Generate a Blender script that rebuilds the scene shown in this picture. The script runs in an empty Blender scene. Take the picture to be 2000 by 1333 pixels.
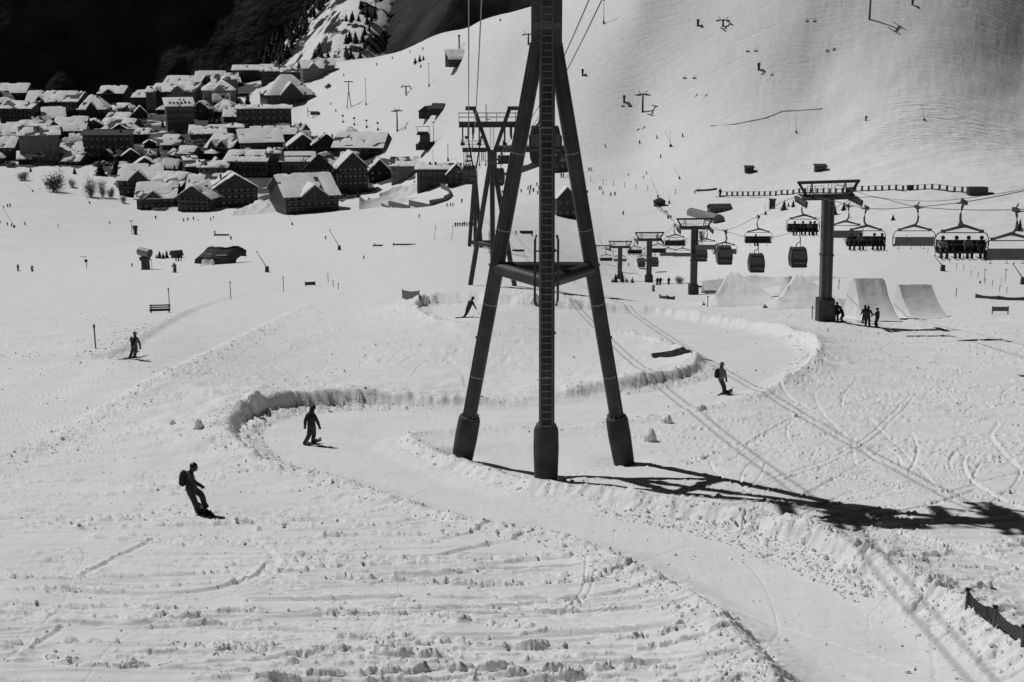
import bpy, math, random
import numpy as np
from mathutils import Vector, Matrix
PI = math.pi
random.seed(7)
C = bpy.context.scene.collection
SC = bpy.context.scene

# ------------------------------------------------------------------ camera, sky, sun, exposure
F = 2500.0                                     # focal length in pixels of the 2000 px wide photograph
PITCH = math.atan((666.5 - 60.0) / F)
CP, SP = math.cos(PITCH), math.sin(PITCH)
SUN_EL, SUN_AZ = math.radians(51), math.radians(53)   # azimuth: sun stands behind the scene to the left of the view axis
cam_d = bpy.data.cameras.new('camera')
cam_d.sensor_width = 36.0
cam_d.lens = F / 2000.0 * 36.0
cam_d.clip_start = 0.5
cam_d.clip_end = 12000
cam = bpy.data.objects.new('camera', cam_d)
cam.rotation_euler = (PI / 2 - PITCH, 0, 0)
C.objects.link(cam)
SC.camera = cam

world = bpy.data.worlds.new('World')
SC.world = world
world.use_nodes = True
wn = world.node_tree
wn.nodes.clear()
sky = wn.nodes.new('ShaderNodeTexSky')
sky.sky_type = 'NISHITA'
sky.sun_disc = False
sky.sun_elevation = SUN_EL
sky.sun_rotation = -SUN_AZ
sky.altitude = 2500
sky.air_density = 0.7
sky.dust_density = 0.0
sky.ozone_density = 1.5
bw = wn.nodes.new('ShaderNodeSeparateColor')   # black and white film behind a red filter: only the sky's red light counts
bg = wn.nodes.new('ShaderNodeBackground')
bg.inputs['Strength'].default_value = 0.05
wo = wn.nodes.new('ShaderNodeOutputWorld')
wn.links.new(sky.outputs[0], bw.inputs[0])
wn.links.new(bw.outputs[0], bg.inputs['Color'])
wn.links.new(bg.outputs[0], wo.inputs['Surface'])

sun_d = bpy.data.lights.new('sun', 'SUN')
sun_d.energy = 5.0
sun_d.angle = math.radians(0.53)
sun_d.color = (1.0, 1.0, 1.0)
sun = bpy.data.objects.new('sun', sun_d)
TO_SUN = Vector((-math.sin(SUN_AZ) * math.cos(SUN_EL), math.cos(SUN_AZ) * math.cos(SUN_EL), math.sin(SUN_EL)))
sun.rotation_euler = TO_SUN.to_track_quat('Z', 'Y').to_euler()
C.objects.link(sun)
SC.view_settings.view_transform = 'Standard'
SC.view_settings.look = 'None'
SC.view_settings.exposure = -0.98
SC.view_settings.gamma = 1.0
SC.view_settings.use_curve_mapping = False

# ------------------------------------------------------------------ helpers
def ray(px, py):
    a = (px - 1000.0) / F
    b = -(py - 666.5) / F
    return np.array((a, CP + b * SP, -SP + b * CP))

def P(px, py, Y):
    d = ray(px, py)
    return Vector(d * (Y / d[1]))

def scale_at(p):                                # pixels of the photograph per metre at a world point
    return F / (p[1] * CP - p[2] * SP)

def mat(name, col, rough=0.7, noise=0.0, nscale=4.0, metal=0.0, bump=0.0, bscale=20.0, spec=0.3):
    m = bpy.data.materials.new(name)
    m.use_nodes = True
    nt = m.node_tree
    b = nt.nodes['Principled BSDF']
    b.inputs['Roughness'].default_value = rough
    b.inputs['Metallic'].default_value = metal
    b.inputs['Specular IOR Level'].default_value = spec
    b.inputs['Base Color'].default_value = (col, col, col, 1)
    tc = nt.nodes.new('ShaderNodeTexCoord')
    if noise:
        n = nt.nodes.new('ShaderNodeTexNoise')
        n.inputs['Scale'].default_value = nscale
        n.inputs['Detail'].default_value = 5
        nt.links.new(tc.outputs['Object'], n.inputs['Vector'])
        r = nt.nodes.new('ShaderNodeValToRGB')
        r.color_ramp.elements[0].position = 0.3
        r.color_ramp.elements[1].position = 0.7
        lo, hi = col * (1 - noise), col * (1 + noise)
        r.color_ramp.elements[0].color = (lo, lo, lo, 1)
        r.color_ramp.elements[1].color = (hi, hi, hi, 1)
        nt.links.new(n.outputs[0], r.inputs[0])
        nt.links.new(r.outputs[0], b.inputs['Base Color'])
    if bump:
        n2 = nt.nodes.new('ShaderNodeTexNoise')
        n2.inputs['Scale'].default_value = bscale
        n2.inputs['Detail'].default_value = 6
        nt.links.new(tc.outputs['Object'], n2.inputs['Vector'])
        bp = nt.nodes.new('ShaderNodeBump')
        bp.inputs['Strength'].default_value = bump
        nt.links.new(n2.outputs[0], bp.inputs['Height'])
        nt.links.new(bp.outputs[0], b.inputs['Normal'])
    return m

def snow_mat(name='snow', cuts=True):
    m = bpy.data.materials.new(name)
    m.use_nodes = True
    nt = m.node_tree
    L = nt.links.new
    b = nt.nodes['Principled BSDF']
    b.inputs['Roughness'].default_value = 0.75
    b.inputs['Specular IOR Level'].default_value = 0.15
    ge = nt.nodes.new('ShaderNodeNewGeometry')
    def noise(scale, detail, stretch=None, rot=0.0):
        n = nt.nodes.new('ShaderNodeTexNoise')
        n.inputs['Scale'].default_value = scale
        n.inputs['Detail'].default_value = detail
        if stretch:
            mp = nt.nodes.new('ShaderNodeMapping')
            mp.inputs['Scale'].default_value = stretch
            mp.inputs['Rotation'].default_value = (0, 0, rot)
            L(ge.outputs['Position'], mp.inputs['Vector'])
            L(mp.outputs[0], n.inputs['Vector'])
        else:
            L(ge.outputs['Position'], n.inputs['Vector'])
        return n
    n1 = noise(0.35, 6)
    r = nt.nodes.new('ShaderNodeValToRGB')
    r.color_ramp.elements[0].position = 0.25
    r.color_ramp.elements[1].position = 0.75
    r.color_ramp.elements[0].color = (.77, .77, .77, 1)
    r.color_ramp.elements[1].color = (.84, .84, .84, 1)
    L(n1.outputs[0], r.inputs[0])
    L(r.outputs[0], b.inputs['Base Color'])
    # grain (close), wind and ski texture (mid), off-piste ski traces (far): relief only
    bp = None
    for sc, det, st, dist, stg, rot in ((14, 5, None, 0.02, 0.35, 0), (2.2, 6, (0.6, 1.6, 1), 0.08, 0.35, 0.2),
                                        (0.33, 6, (0.35, 1.5, 1), 0.6, 0.4, -0.5), (0.30, 5, (1.4, 0.4, 1), 0.5, 0.3, 0.35)):
        n = noise(sc, det, st, rot)
        q = nt.nodes.new('ShaderNodeBump')
        q.inputs['Strength'].default_value = stg
        q.inputs['Distance'].default_value = dist
        L(n.outputs[0], q.inputs['Height'])
        if bp: L(bp.outputs[0], q.inputs['Normal'])
        bp = q
    # curving ski and board cuts: contour lines of smooth noise, fine ones near the camera, broad ones on the far slopes
    sp = nt.nodes.new('ShaderNodeSeparateXYZ')
    L(ge.outputs['Position'], sp.inputs[0])
    for sc, st, rot, width, dist, y0, y1, off in () if not cuts else ((.16, (1, .7, 1), .3, .0042, .05, 240, 140, 0), (.21, (.6, 1.2, 1), -.4, .0050, .05, 240, 140, 40), (.12, (1.2, .5, 1), 1.1, .0040, .07, 240, 140, 80),
                                                (.045, (.22, 1.6, .5), -.55, .022, .55, 170, 330, 0), (.06, (1.5, .22, .5), .45, .022, .45, 170, 330, 33), (.08, (.25, 1.3, .5), -.15, .026, .45, 170, 330, 71)):
        mp = nt.nodes.new('ShaderNodeMapping')
        mp.inputs['Scale'].default_value = st
        mp.inputs['Rotation'].default_value = (0, 0, rot)
        mp.inputs['Location'].default_value = (off, off * .7, 0)
        L(ge.outputs['Position'], mp.inputs['Vector'])
        n = nt.nodes.new('ShaderNodeTexNoise')
        n.inputs['Scale'].default_value = sc
        n.inputs['Detail'].default_value = .6 if y0 > y1 else 1.2
        L(mp.outputs[0], n.inputs['Vector'])
        s1 = nt.nodes.new('ShaderNodeMath'); s1.operation = 'SUBTRACT'; s1.inputs[1].default_value = .5
        L(n.outputs[0], s1.inputs[0])
        s2 = nt.nodes.new('ShaderNodeMath'); s2.operation = 'ABSOLUTE'
        L(s1.outputs[0], s2.inputs[0])
        mr = nt.nodes.new('ShaderNodeMapRange'); mr.inputs['From Max'].default_value = width; mr.inputs['To Min'].default_value = 0; mr.inputs['To Max'].default_value = 1
        L(s2.outputs[0], mr.inputs['Value'])
        my = nt.nodes.new('ShaderNodeMapRange'); my.inputs['From Min'].default_value = y0; my.inputs['From Max'].default_value = y1; my.inputs['To Max'].default_value = .22 if y0 > y1 else .13
        L(sp.outputs['Y'], my.inputs['Value'])
        q = nt.nodes.new('ShaderNodeBump')
        q.inputs['Distance'].default_value = dist
        L(my.outputs[0], q.inputs['Strength'])
        L(mr.outputs[0], q.inputs['Height'])
        L(bp.outputs[0], q.inputs['Normal'])
        bp = q
    L(bp.outputs[0], b.inputs['Normal'])
    return m

M = dict(
    snow=snow_mat(),
    snow2=snow_mat('fresh_snow', False),
    steel=mat('dark_steel', .05, .5, .42, .9, spec=.3, bump=.05, bscale=6),
    steel2=mat('grey_steel', .11, .5, .2, 2),
    galv=mat('galvanised_steel', .22, .45, .2, 3),
    weld=mat('weld_band', .30, .6, .3, 9),
    concrete=mat('concrete', .06, .9, .35, 1.5, bump=.4, bscale=9),
    wood=mat('dark_wood', .045, .8, .35, .6, bump=.2, bscale=3),
    wood2=mat('brown_wood', .08, .8, .3, .5),
    plaster=mat('plaster', .34, .9, .15, .25),
    plaster2=mat('grey_plaster', .15, .9, .2, .2),
    roof=mat('roof_tiles', .05, .85, .3, .8, bump=.3, bscale=4),
    glass=mat('glass', .02, .12, spec=.6),
    pane=mat('dark_pane', .014, .5, spec=.15),
    black=mat('black_fabric', .026, .85, .45, 9, bump=.5, bscale=14),
    dark=mat('dark_fabric', .045, .85, .4, 9, bump=.5, bscale=14),
    grey=mat('grey_fabric', .15, .85, .3, 9, bump=.5, bscale=14),
    pale=mat('pale_fabric', .32, .85, .2, 14),
    skin=mat('skin', .30, .6),
    rubber=mat('black_rubber', .015, .6),
    plastic=mat('black_plastic', .02, .35),
    seat=mat('seat_vinyl', .03, .5, .2, 6),
    seatback=mat('grey_shell', .12, .6, .2, 3),
    leaf=mat('conifer_needles', .035, .9, .5, 1.5),
    twig=mat('bare_twigs', .06, .9, .3, 3),
    bark=mat('bark', .05, .9, .3, 5),
    asphalt=None,
    paint=mat('white_paint', .75, .5),
    car1=mat('car_paint_dark', .03, .25, spec=.6),
    car2=mat('car_paint_grey', .14, .25, spec=.6),
    car3=mat('car_paint_pale', .5, .25, spec=.6),
    chrome=mat('bright_metal', .6, .18, metal=1.0),
    bag=mat('airbag_fabric', .03, .35, .3, .4, spec=.6),
)

def tag(o, label=None, cat=None, group=None, kind=None):
    if label: o['label'] = label
    if cat: o['category'] = cat
    if group: o['group'] = group
    if kind: o['kind'] = kind
    return o

def thing(name, label, cat, loc=(0, 0, 0), rz=0.0, group=None, rot=None):
    o = bpy.data.objects.new(name, None)
    o.empty_display_size = 0.2
    C.objects.link(o)
    o.location = loc
    o.rotation_euler = rot if rot else (0, 0, rz)
    return tag(o, label, cat, group)

KIDS = {}
def link(o, parent=None):
    C.objects.link(o)
    if parent is not None:
        o.parent = parent
        KIDS.setdefault(parent.name, []).append(o)
    return o

def inst(name, mesh, parent=None, loc=(0, 0, 0), rot=(0, 0, 0), scale=None):
    o = bpy.data.objects.new(name, mesh)
    o.location = loc
    o.rotation_euler = rot
    if scale: o.scale = scale
    return link(o, parent)

def copy_tree(o, parent=None, loc=None, rz=None, label=None, group=None):
    c = o.copy()
    link(c, parent)
    if loc is not None: c.location = loc
    if rz is not None: c.rotation_euler = (0, 0, rz)
    if label: c['label'] = label
    if group: c['group'] = group
    for k in list(KIDS.get(o.name, [])): copy_tree(k, c)
    return c

class MB:
    def __init__(s): s.v, s.f, s.m = [], [], []
    def add(s, vs, fs, mi=0):
        b = len(s.v)
        s.v += [tuple(x) for x in vs]
        s.f += [tuple(b + i for i in q) for q in fs]
        s.m += [mi] * len(fs)
        return s
    def box(s, c, size, rz=0.0, mi=0, taper=1.0, rx=0.0):
        hx, hy, hz = size[0] / 2, size[1] / 2, size[2] / 2
        R = Matrix.Rotation(rz, 3, 'Z') @ Matrix.Rotation(rx, 3, 'X')
        vs = []
        for z, k in ((-hz, 1.0), (hz, taper)):
            for x, y in ((-hx, -hy), (hx, -hy), (hx, hy), (-hx, hy)):
                vs.append(Vector(c) + R @ Vector((x * k, y * k, z)))
        return s.add(vs, [(3, 2, 1, 0), (4, 5, 6, 7), (0, 1, 5, 4), (1, 2, 6, 5), (2, 3, 7, 6), (3, 0, 4, 7)], mi)
    def tube(s, pts, r, n=8, mi=0, cap=True, up=(0, 0, 1), flat=1.0):
        pts = [Vector(p) for p in pts]
        k = len(pts)
        rs = r if isinstance(r, (list, tuple)) else [r] * k
        vs, fs = [], []
        ref = Vector(up)
        for i, p in enumerate(pts):
            d = (pts[min(i + 1, k - 1)] - pts[max(i - 1, 0)]).normalized()
            a = ref - d * ref.dot(d)
            if a.length < .05: a = Vector((1, 0, 0)) - d * d.x
            if a.length < .05: a = Vector((0, 1, 0)) - d * d.y
            a.normalize()
            b = d.cross(a)
            for j in range(n):
                t = 2 * PI * (j + .5) / n
                vs.append(p + (a * math.cos(t) * flat + b * math.sin(t)) * rs[i])
        for i in range(k - 1):
            for j in range(n):
                j2 = (j + 1) % n
                fs.append((i * n + j, i * n + j2, (i + 1) * n + j2, (i + 1) * n + j))
        if cap:
            fs.append(tuple(range(n))[::-1])
            fs.append(tuple((k - 1) * n + j for j in range(n)))
        return s.add(vs, fs, mi)
    def bar(s, a, b, w, mi=0, w2=None):          # square section
        return s.tube([a, b], [w * .7071, (w2 or w) * .7071], 4, mi)
    def prism(s, prof, y0, y1, mi=0):            # profile in x,z extruded along y
        n = len(prof)
        vs = [(x, y0, z) for x, z in prof] + [(x, y1, z) for x, z in prof]
        fs = [tuple(range(n)), tuple(range(2 * n - 1, n - 1, -1))]
        fs += [(i, i + n, (i + 1) % n + n, (i + 1) % n) for i in range(n)]
        return s.add(vs, fs, mi)
    def grid(s, pts, mi=0):                      # rows of points
        r, c = len(pts), len(pts[0])
        vs = [p for row in pts for p in row]
        fs = [(i * c + j, i * c + j + 1, (i + 1) * c + j + 1, (i + 1) * c + j) for i in range(r - 1) for j in range(c - 1)]
        return s.add(vs, fs, mi)
    def mesh(s, name, mats, smooth=False):
        me = bpy.data.meshes.new(name)
        me.from_pydata(s.v, [], s.f)
        for m in (mats if isinstance(mats, (list, tuple)) else [mats]): me.materials.append(m)
        me.polygons.foreach_set('material_index', s.m)
        if smooth:
            me.polygons.foreach_set('use_smooth', [True] * len(s.f))
            try: me.set_sharp_from_angle(angle=math.radians(40))
            except Exception: pass
        return me
    def obj(s, name, mats, parent=None, smooth=False, loc=(0, 0, 0), rot=(0, 0, 0)):
        return inst(name, s.mesh(name, mats, smooth), parent, loc, rot)

# ------------------------------------------------------------------ noise
def vnoise(x, y, seed=0):
    xi, yi = np.floor(x), np.floor(y)
    fx, fy = x - xi, y - yi
    xi, yi = xi.astype(np.int64), yi.astype(np.int64)
    fx, fy = fx * fx * (3 - 2 * fx), fy * fy * (3 - 2 * fy)
    def h(a, b):
        n = (a * 374761393 + b * 668265263 + seed * 974634221) & 0xffffffff
        n = ((n ^ (n >> 13)) * 1274126177) & 0xffffffff
        return ((n ^ (n >> 16)) & 0xffff) / 65535.0
    a, b, c, d = h(xi, yi), h(xi + 1, yi), h(xi, yi + 1), h(xi + 1, yi + 1)
    return (a * (1 - fx) + b * fx) * (1 - fy) + (c * (1 - fx) + d * fx) * fy

def fbm(x, y, o=4, seed=0, gain=.5):
    s, a, t = 0, 1.0, 0
    for i in range(o):
        s = s + a * vnoise(x * 2 ** i + 17.3 * i, y * 2 ** i + 9.1 * i, seed + i)
        t += a
        a *= gain
    return s / t

def sstep(a, b, x):
    t = np.clip((x - a) / (b - a), 0, 1)
    return t * t * (3 - 2 * t)
# ------------------------------------------------------------------ terrain: one sheet of snow from under the camera to beyond the village
K = 1.19
CTRL = []
for px in (-250, 200, 600, 1000, 1400, 1800, 2250):
    CTRL.append((px, 2900, 21866 / 2440 / K))
    for py in (1420, 1250, 1100, 1000, 920, 860):
        CTRL.append((px, py, 21866 / (py - 460) / K))
CTRL += [(0, 800, 53), (-300, 800, 53), (0, 700, 68), (262, 703, 64), (-300, 690, 70), (312, 603, 118), (0, 610, 118), (-300, 610, 118),
         (342, 533, 204), (0, 530, 245), (-300, 530, 240), (0, 450, 420), (-300, 450, 420), (300, 430, 520), (0, 360, 600), (300, 372, 610), (-300, 360, 600),
         (0, 300, 700), (300, 300, 700), (-300, 300, 700), (0, 205, 1000), (300, 205, 960), (-300, 205, 1000), (0, 196, 1100), (300, 175, 1110), (-300, 200, 1100),
         (0, 260, 1500), (300, 240, 1500), (-300, 260, 1500),
         (605, 770, 60), (600, 700, 74), (640, 610, 105), (640, 560, 150), (640, 500, 232), (640, 440, 430), (640, 405, 530), (640, 300, 690), (620, 215, 830), (640, 160, 900),
         (560, 165, 950), (640, 126, 985), (640, 165, 1250), (640, 230, 1500), (480, 150, 1050), (480, 220, 1500),
         (1000, 780, 58), (1000, 700, 73), (950, 622, 88), (960, 566, 125), (1000, 500, 195), (1000, 450, 285), (1000, 400, 400), (1000, 330, 510), (1000, 250, 562), (1000, 150, 600),
         (1000, 60, 632), (1000, 31, 650), (1000, 36, 720), (1000, 58, 850), (1060, 20, 640), (1060, 26, 720), (920, 80, 660), (920, 48, 702), (920, 56, 780), (920, 90, 950), (1000, 80, 1050), (1000, 190, 1500), (840, 70, 800), (840, 130, 1150), (840, 170, 690), (800, 300, 640), (800, 400, 500),
         (1412, 770, 56.5), (1350, 577, 162), (1268, 552, 206), (1210, 548, 250), (1250, 375, 440), (1250, 300, 500), (1250, 218, 534), (1250, 100, 562), (1250, 0, 582), (1250, -40, 596), (1250, 40, 1150),
         (1450, 640, 92), (1640, 628, 97), (1700, 640, 95), (1600, 560, 150), (1600, 500, 222), (1600, 410, 330), (1600, 330, 425), (1600, 240, 480), (1600, 130, 522), (1600, 40, 545), (1600, -80, 572), (1600, -110, 1200),
         (2000, 720, 68), (2000, 640, 92), (2000, 560, 150), (2000, 500, 210), (2000, 430, 275), (2000, 370, 335), (2000, 300, 430), (2000, 230, 494), (2000, 120, 548), (2000, 0, 580), (2000, -120, 608), (2000, -220, 1200),
         (2350, 640, 92), (2350, 500, 200), (2350, 370, 380), (2350, 230, 580), (2350, 0, 705), (2350, -200, 800)]
cp_ = np.array([P(a, b, c * K) for a, b, c in CTRL])
qs = np.stack([cp_[:, 0] / cp_[:, 1] * 3, np.log(cp_[:, 1])], 1)
qw = cp_[:, 2] / cp_[:, 1] + 8.75 / cp_[:, 1]      # elevation slope with the camera's own height taken out
def kern(r2): return 0.5 * r2 * np.log(r2 + 1e-12)
n_ = len(qs)
A = np.zeros((n_ + 3, n_ + 3))
A[:n_, :n_] = kern(((qs[:, None] - qs[None]) ** 2).sum(-1)) + np.eye(n_) * 0.004
A[:n_, n_] = 1; A[:n_, n_ + 1:] = qs
A[n_, :n_] = 1; A[n_ + 1:, :n_] = qs.T
cf = np.linalg.solve(A, np.concatenate([qw, [0, 0, 0]]))
def base_z(X, Y):
    a, b = X / Y * 3, np.log(Y)
    r = cf[n_] + cf[n_ + 1] * a + cf[n_ + 2] * b
    for i in range(n_):
        r = r + cf[i] * kern((a - qs[i, 0]) ** 2 + (b - qs[i, 1]) ** 2)
    return r * Y - 8.75

rows = [7.0 * (21866 / 960 / 7.0) ** (i / 24) for i in range(24)]
rows += [21866 / (py - 460) for py in np.arange(1420, 601, -1.6)]
rows += list(rows[-1] * (1900 / rows[-1]) ** (np.arange(1, 261) / 260))
RY = np.array(rows)
CU = np.concatenate([-.43 - .57 * (np.arange(50, 0, -1) / 50) ** 1.5, np.linspace(-.43, .43, 840), .43 + .57 * (np.arange(1, 51) / 50) ** 1.5])
GY = np.repeat(RY[:, None], len(CU), 1)
GX = RY[:, None] * CU[None]
# smooth base field on a coarse grid, refined bilinearly twice for speed
sub_r = np.unique(np.concatenate([np.arange(0, len(RY), 3), [len(RY) - 1]]))
sub_c = np.unique(np.concatenate([np.arange(0, len(CU), 4), [len(CU) - 1]]))
zb = base_z(GX[np.ix_(sub_r, sub_c)], GY[np.ix_(sub_r, sub_c)])
wb = zb / RY[sub_r][:, None]
def cubic(xs, ys, xq):                           # natural-ish cubic (Catmull-Rom, non-uniform) along axis 0
    d = np.gradient(ys, xs, axis=0)
    i = np.clip(np.searchsorted(xs, xq) - 1, 0, len(xs) - 2)
    h = (xs[i + 1] - xs[i])
    t = ((xq - xs[i]) / h)[:, None]; h = h[:, None]
    return (2*t**3 - 3*t**2 + 1) * ys[i] + (t**3 - 2*t**2 + t) * h * d[i] + (-2*t**3 + 3*t**2) * ys[i + 1] + (t**3 - t**2) * h * d[i + 1]
lr = np.log(RY)
wb = cubic(lr[sub_r], wb, lr)
wb = cubic(CU[sub_c], wb.T, CU).T
BASE = wb * RY[:, None]

def hit(px, py, H, ymin=8.0, ymax=1500.0):       # first ground point under a pixel of the photograph
    d = ray(px, py)
    sel = (RY >= ymin) & (RY <= ymax)
    ys = RY[sel]
    u = d[0] / d[1]
    c = np.clip(np.searchsorted(CU, u) - 1, 0, len(CU) - 2)
    t = (u - CU[c]) / (CU[c + 1] - CU[c])
    zs = H[sel, c] * (1 - t) + H[sel, c + 1] * t
    diff = ys * d[2] / d[1] - zs
    k = np.where((diff[:-1] > 0) & (diff[1:] <= 0))[0]
    if len(k) == 0:
        j = int(np.argmin(np.abs(diff)))
        Y = ys[j]
    else:
        j = k[0]
        q = diff[j] / (diff[j] - diff[j + 1])
        Y = ys[j] + (ys[j + 1] - ys[j]) * q
    return Vector(d * (Y / d[1]))

def gz(X, Y, H=None):
    H = HT if H is None else H
    r = int(np.clip(np.searchsorted(RY, Y) - 1, 0, len(RY) - 2))
    c = int(np.clip(np.searchsorted(CU, X / Y) - 1, 0, len(CU) - 2))
    a = np.clip((Y - RY[r]) / (RY[r + 1] - RY[r]), 0, 1)
    b = np.clip((X / Y - CU[c]) / (CU[c + 1] - CU[c]), 0, 1)
    return float((H[r, c] * (1 - b) + H[r, c + 1] * b) * (1 - a) + (H[r + 1, c] * (1 - b) + H[r + 1, c + 1] * b) * a)

def wpts(pts): return np.array([hit(p[0], p[1], BASE)[:2] for p in pts])

NEARR = int(np.searchsorted(RY, 215))
def signed(poly, vals, rmax=NEARR):
    """signed distance (inside > 0) to a closed polygon and the values of the nearest edge, on the near rows"""
    X, Y = GX[:rmax], GY[:rmax]
    D = np.full(X.shape, 1e9); V = np.zeros(X.shape + (vals.shape[1],)); ins = np.zeros(X.shape, bool)
    n = len(poly)
    for i in range(n):
        a, b = poly[i], poly[(i + 1) % n]
        e = b - a
        L2 = e @ e + 1e-9
        t = np.clip(((X - a[0]) * e[0] + (Y - a[1]) * e[1]) / L2, 0, 1)
        d = np.hypot(X - a[0] - t * e[0], Y - a[1] - t * e[1])
        m = d < D
        D[m] = d[m]
        tv = t[m][:, None]
        V[m] = vals[i] * (1 - tv) + vals[(i + 1) % n] * tv
        if abs(e[1]) > 1e-9:
            cr = ((a[1] > Y) != (b[1] > Y)) & (X < e[0] * (Y - a[1]) / e[1] + a[0])
            ins ^= cr
    return np.where(ins, D, -D), V

def resample(pts, vals, step):
    """smooth (Chaikin) a closed px polygon with per-vertex values"""
    p = np.concatenate([np.array(pts, float), np.array(vals, float)], 1)
    for _ in range(2):
        q = np.roll(p, -1, 0)
        p = np.stack([.75 * p + .25 * q, .25 * p + .75 * q], 1).reshape(-1, p.shape[1])
    return p[:, :2], p[:, 2:]

# boardercross track: px polygon with bank height (m) and fall-off (m) of the snow outside each edge
TR = [(1620, 1440, .5, 2), (1510, 1290, .5, 1.5), (1440, 1225, .45, 1.2), (1340, 1150, .4, 1.2), (1260, 1110, .35, 1.2), (1180, 1070, .35, 1.2), (1030, 1040, .3, 1.2), (930, 1020, .3, 1),
      (800, 985, .3, 1.2), (700, 945, .35, 1.4), (600, 925, .4, 1.6), (520, 905, .6, 1.8), (472, 870, .75, 2.2), (462, 838, .9, 2.6), (500, 812, 1.05, 3), (560, 797, 1.05, 5), (650, 794, .95, 6), (750, 792, .8, 7),
      (900, 795, .5, 7), (1000, 790, .35, 7), (1100, 780, .4, 7), (1250, 756, .8, 6), (1340, 741, .8, 4), (1388, 716, .6, 1.6), (1350, 690, .5, 1.4), (1290, 668, .6, 1.5), (1200, 650, .5, 1.5), (1100, 643, .4, 1.5),
      (950, 640, .4, 1.5), (880, 632, .5, 1.5), (830, 615, .6, 1.6), (815, 601, .9, 2), (850, 592, 1.1, 3), (900, 588, 1.1, 3), (960, 589, 1.0, 3), (1050, 597, .9, 3), (1150, 602, .8, 3), (1280, 612, .7, 2.2), (1400, 630, .7, 2),
      (1520, 650, .8, 2), (1590, 680, .8, 1.8), (1580, 705, .7, 1.5), (1530, 742, .55, 1.2), (1450, 778, .12, 1), (1330, 802, .1, 1), (1200, 824, .15, 1), (1050, 840, .2, 1), (900, 840, .25, 1), (800, 848, .35, 1.1), (762, 864, .45, 1.2),
      (800, 887, .45, 1.2), (900, 922, .5, 1.2), (1000, 957, .55, 1.2), (1100, 972, .55, 1.2), (1250, 997, .65, 1.3), (1380, 1022, .75, 1.4), (1500, 1052, .62, 1.5), (1600, 1092, .62, 1.6), (1700, 1137, .6, 1.8), (1800, 1205, .6, 2), (1900, 1280, .6, 2), (2010, 1345, .6, 2), (2120, 1440, .6, 2)]
tp, tv = resample([t[:2] for t in TR], [t[2:] for t in TR], 1)
S1, V1 = signed(wpts(tp), tv)
PI2 = [(-160, 960), (-60, 915), (0, 892), (100, 850), (200, 800), (300, 742), (400, 692), (500, 642), (600, 592), (690, 560), (600, 556), (500, 570), (400, 592), (310, 632), (230, 690), (100, 700), (0, 700), (-160, 705)]
tp2, tv2 = resample(PI2, [(.11 if i < 9 else .03, 1) for i in range(len(PI2))], 1)
S2, V2 = signed(wpts(tp2), tv2)

X, Y = GX[:NEARR], GY[:NEARR]
D = np.zeros_like(BASE)
grm = np.zeros_like(BASE)
grm[:NEARR] = np.maximum(sstep(-.1, .5, S1), sstep(-.3, .8, S2))
fade = 1 - sstep(120, 210, GY[:NEARR])
n_hi = fbm(X * 2.6, Y * 2.6, 3, 3)
n_mid = fbm(X * .9, Y * .9, 3, 11)
n_lo = fbm(X * .16, Y * .16, 3, 21)
rag = (n_mid - .5) * .9 + (n_hi - .5) * .5
wallk = sstep(.55, .95, V1[..., 0])
o1 = -S1 + rag * .3 * (1 - .78 * wallk)                               # ragged distance outside the track
bank = V1[..., 0] * (.45 + .9 * fbm(X * .5, Y * .5, 3, 19)) * (1 + (.8 * n_mid - .4) * (1 - .5 * wallk)) * sstep(-.12, .75 - .35 * wallk, o1) * np.exp(-np.clip(o1 - .6, 0, None) / V1[..., 1])
near_bank = np.exp(-((o1 - .5) / .9) ** 2)
bank += near_bank * (1 - .6 * wallk) * np.minimum(V1[..., 0], .8) * (.34 * (n_hi - .45) + .25 * (fbm(X * 6, Y * 6, 2, 5) - .5))
bank -= .18 * sstep(0, 1.2, S1)
bank += wallk * sstep(0, .2, S1) * (1 - sstep(.5, 1.3, S1)) * (.10 * sstep(.5, .6, fbm(X * 4, Y * 6, 3, 64)) + .06 * n_mid)
o2 = -S2 + rag * .5
edge2 = np.exp(-((o2 - .7) / .9) ** 2)
bank2 = V2[..., 0] * edge2 * (.5 + 1.2 * (n_hi - .5) + 1.0 * (fbm(X * 5, Y * 5, 2, 6) - .5)) - .24 * sstep(-.15, .7, S2)
rough = (1 - grm[:NEARR])
isl = np.zeros_like(rough)
# calm, little-skied snow: the island above the wall and round the tower
def px_blob(cx, cy, rx, ry):
    c = hit(cx, cy, BASE); e1 = hit(cx + rx, cy, BASE); e2 = hit(cx, cy - ry, BASE)
    return np.exp(-(((X - c.x) / (e1.x - c.x)) ** 2 + ((Y - c.y) / (e2.y - c.y)) ** 2) ** 2)
isl = np.maximum.reduce([px_blob(960, 705, 430, 55), px_blob(1150, 880, 330, 50), px_blob(1420, 985, 260, 30), px_blob(900, 1080, 250, 35), px_blob(380, 1065, 150, 30), px_blob(1120, 1215, 200, 25), px_blob(1650, 1010, 200, 60)])
patch = sstep(.42, .66, fbm(X * .32, Y * .75, 3, 31))
lump = sstep(.53, .575, fbm(X * 3.2, Y * 5.6, 4, 41)) * (.05 + .12 * vnoise(X * 1.7, Y * 2.3, 42))
lump2 = sstep(.60, .66, fbm(X * 4.5, Y * 11, 3, 44)) * .12
streak = np.abs(fbm(X * .22, Y * 1.7, 3, 51) - .5)
d_r = patch * (.75 * lump + .22 * lump2) + .16 * np.clip(.06 - streak, 0, 1) / .06 * patch + .10 * (n_mid - .5)
calm = 1 - .82 * np.clip(isl, 0, 1)
D[:NEARR] = (bank + bank2 + rough * calm * d_r * .46 + .10 * (n_lo - .5) + grm[:NEARR] * .012 * (fbm(X * 5, Y * 1.2, 2, 61) - .5)) * fade

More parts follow.
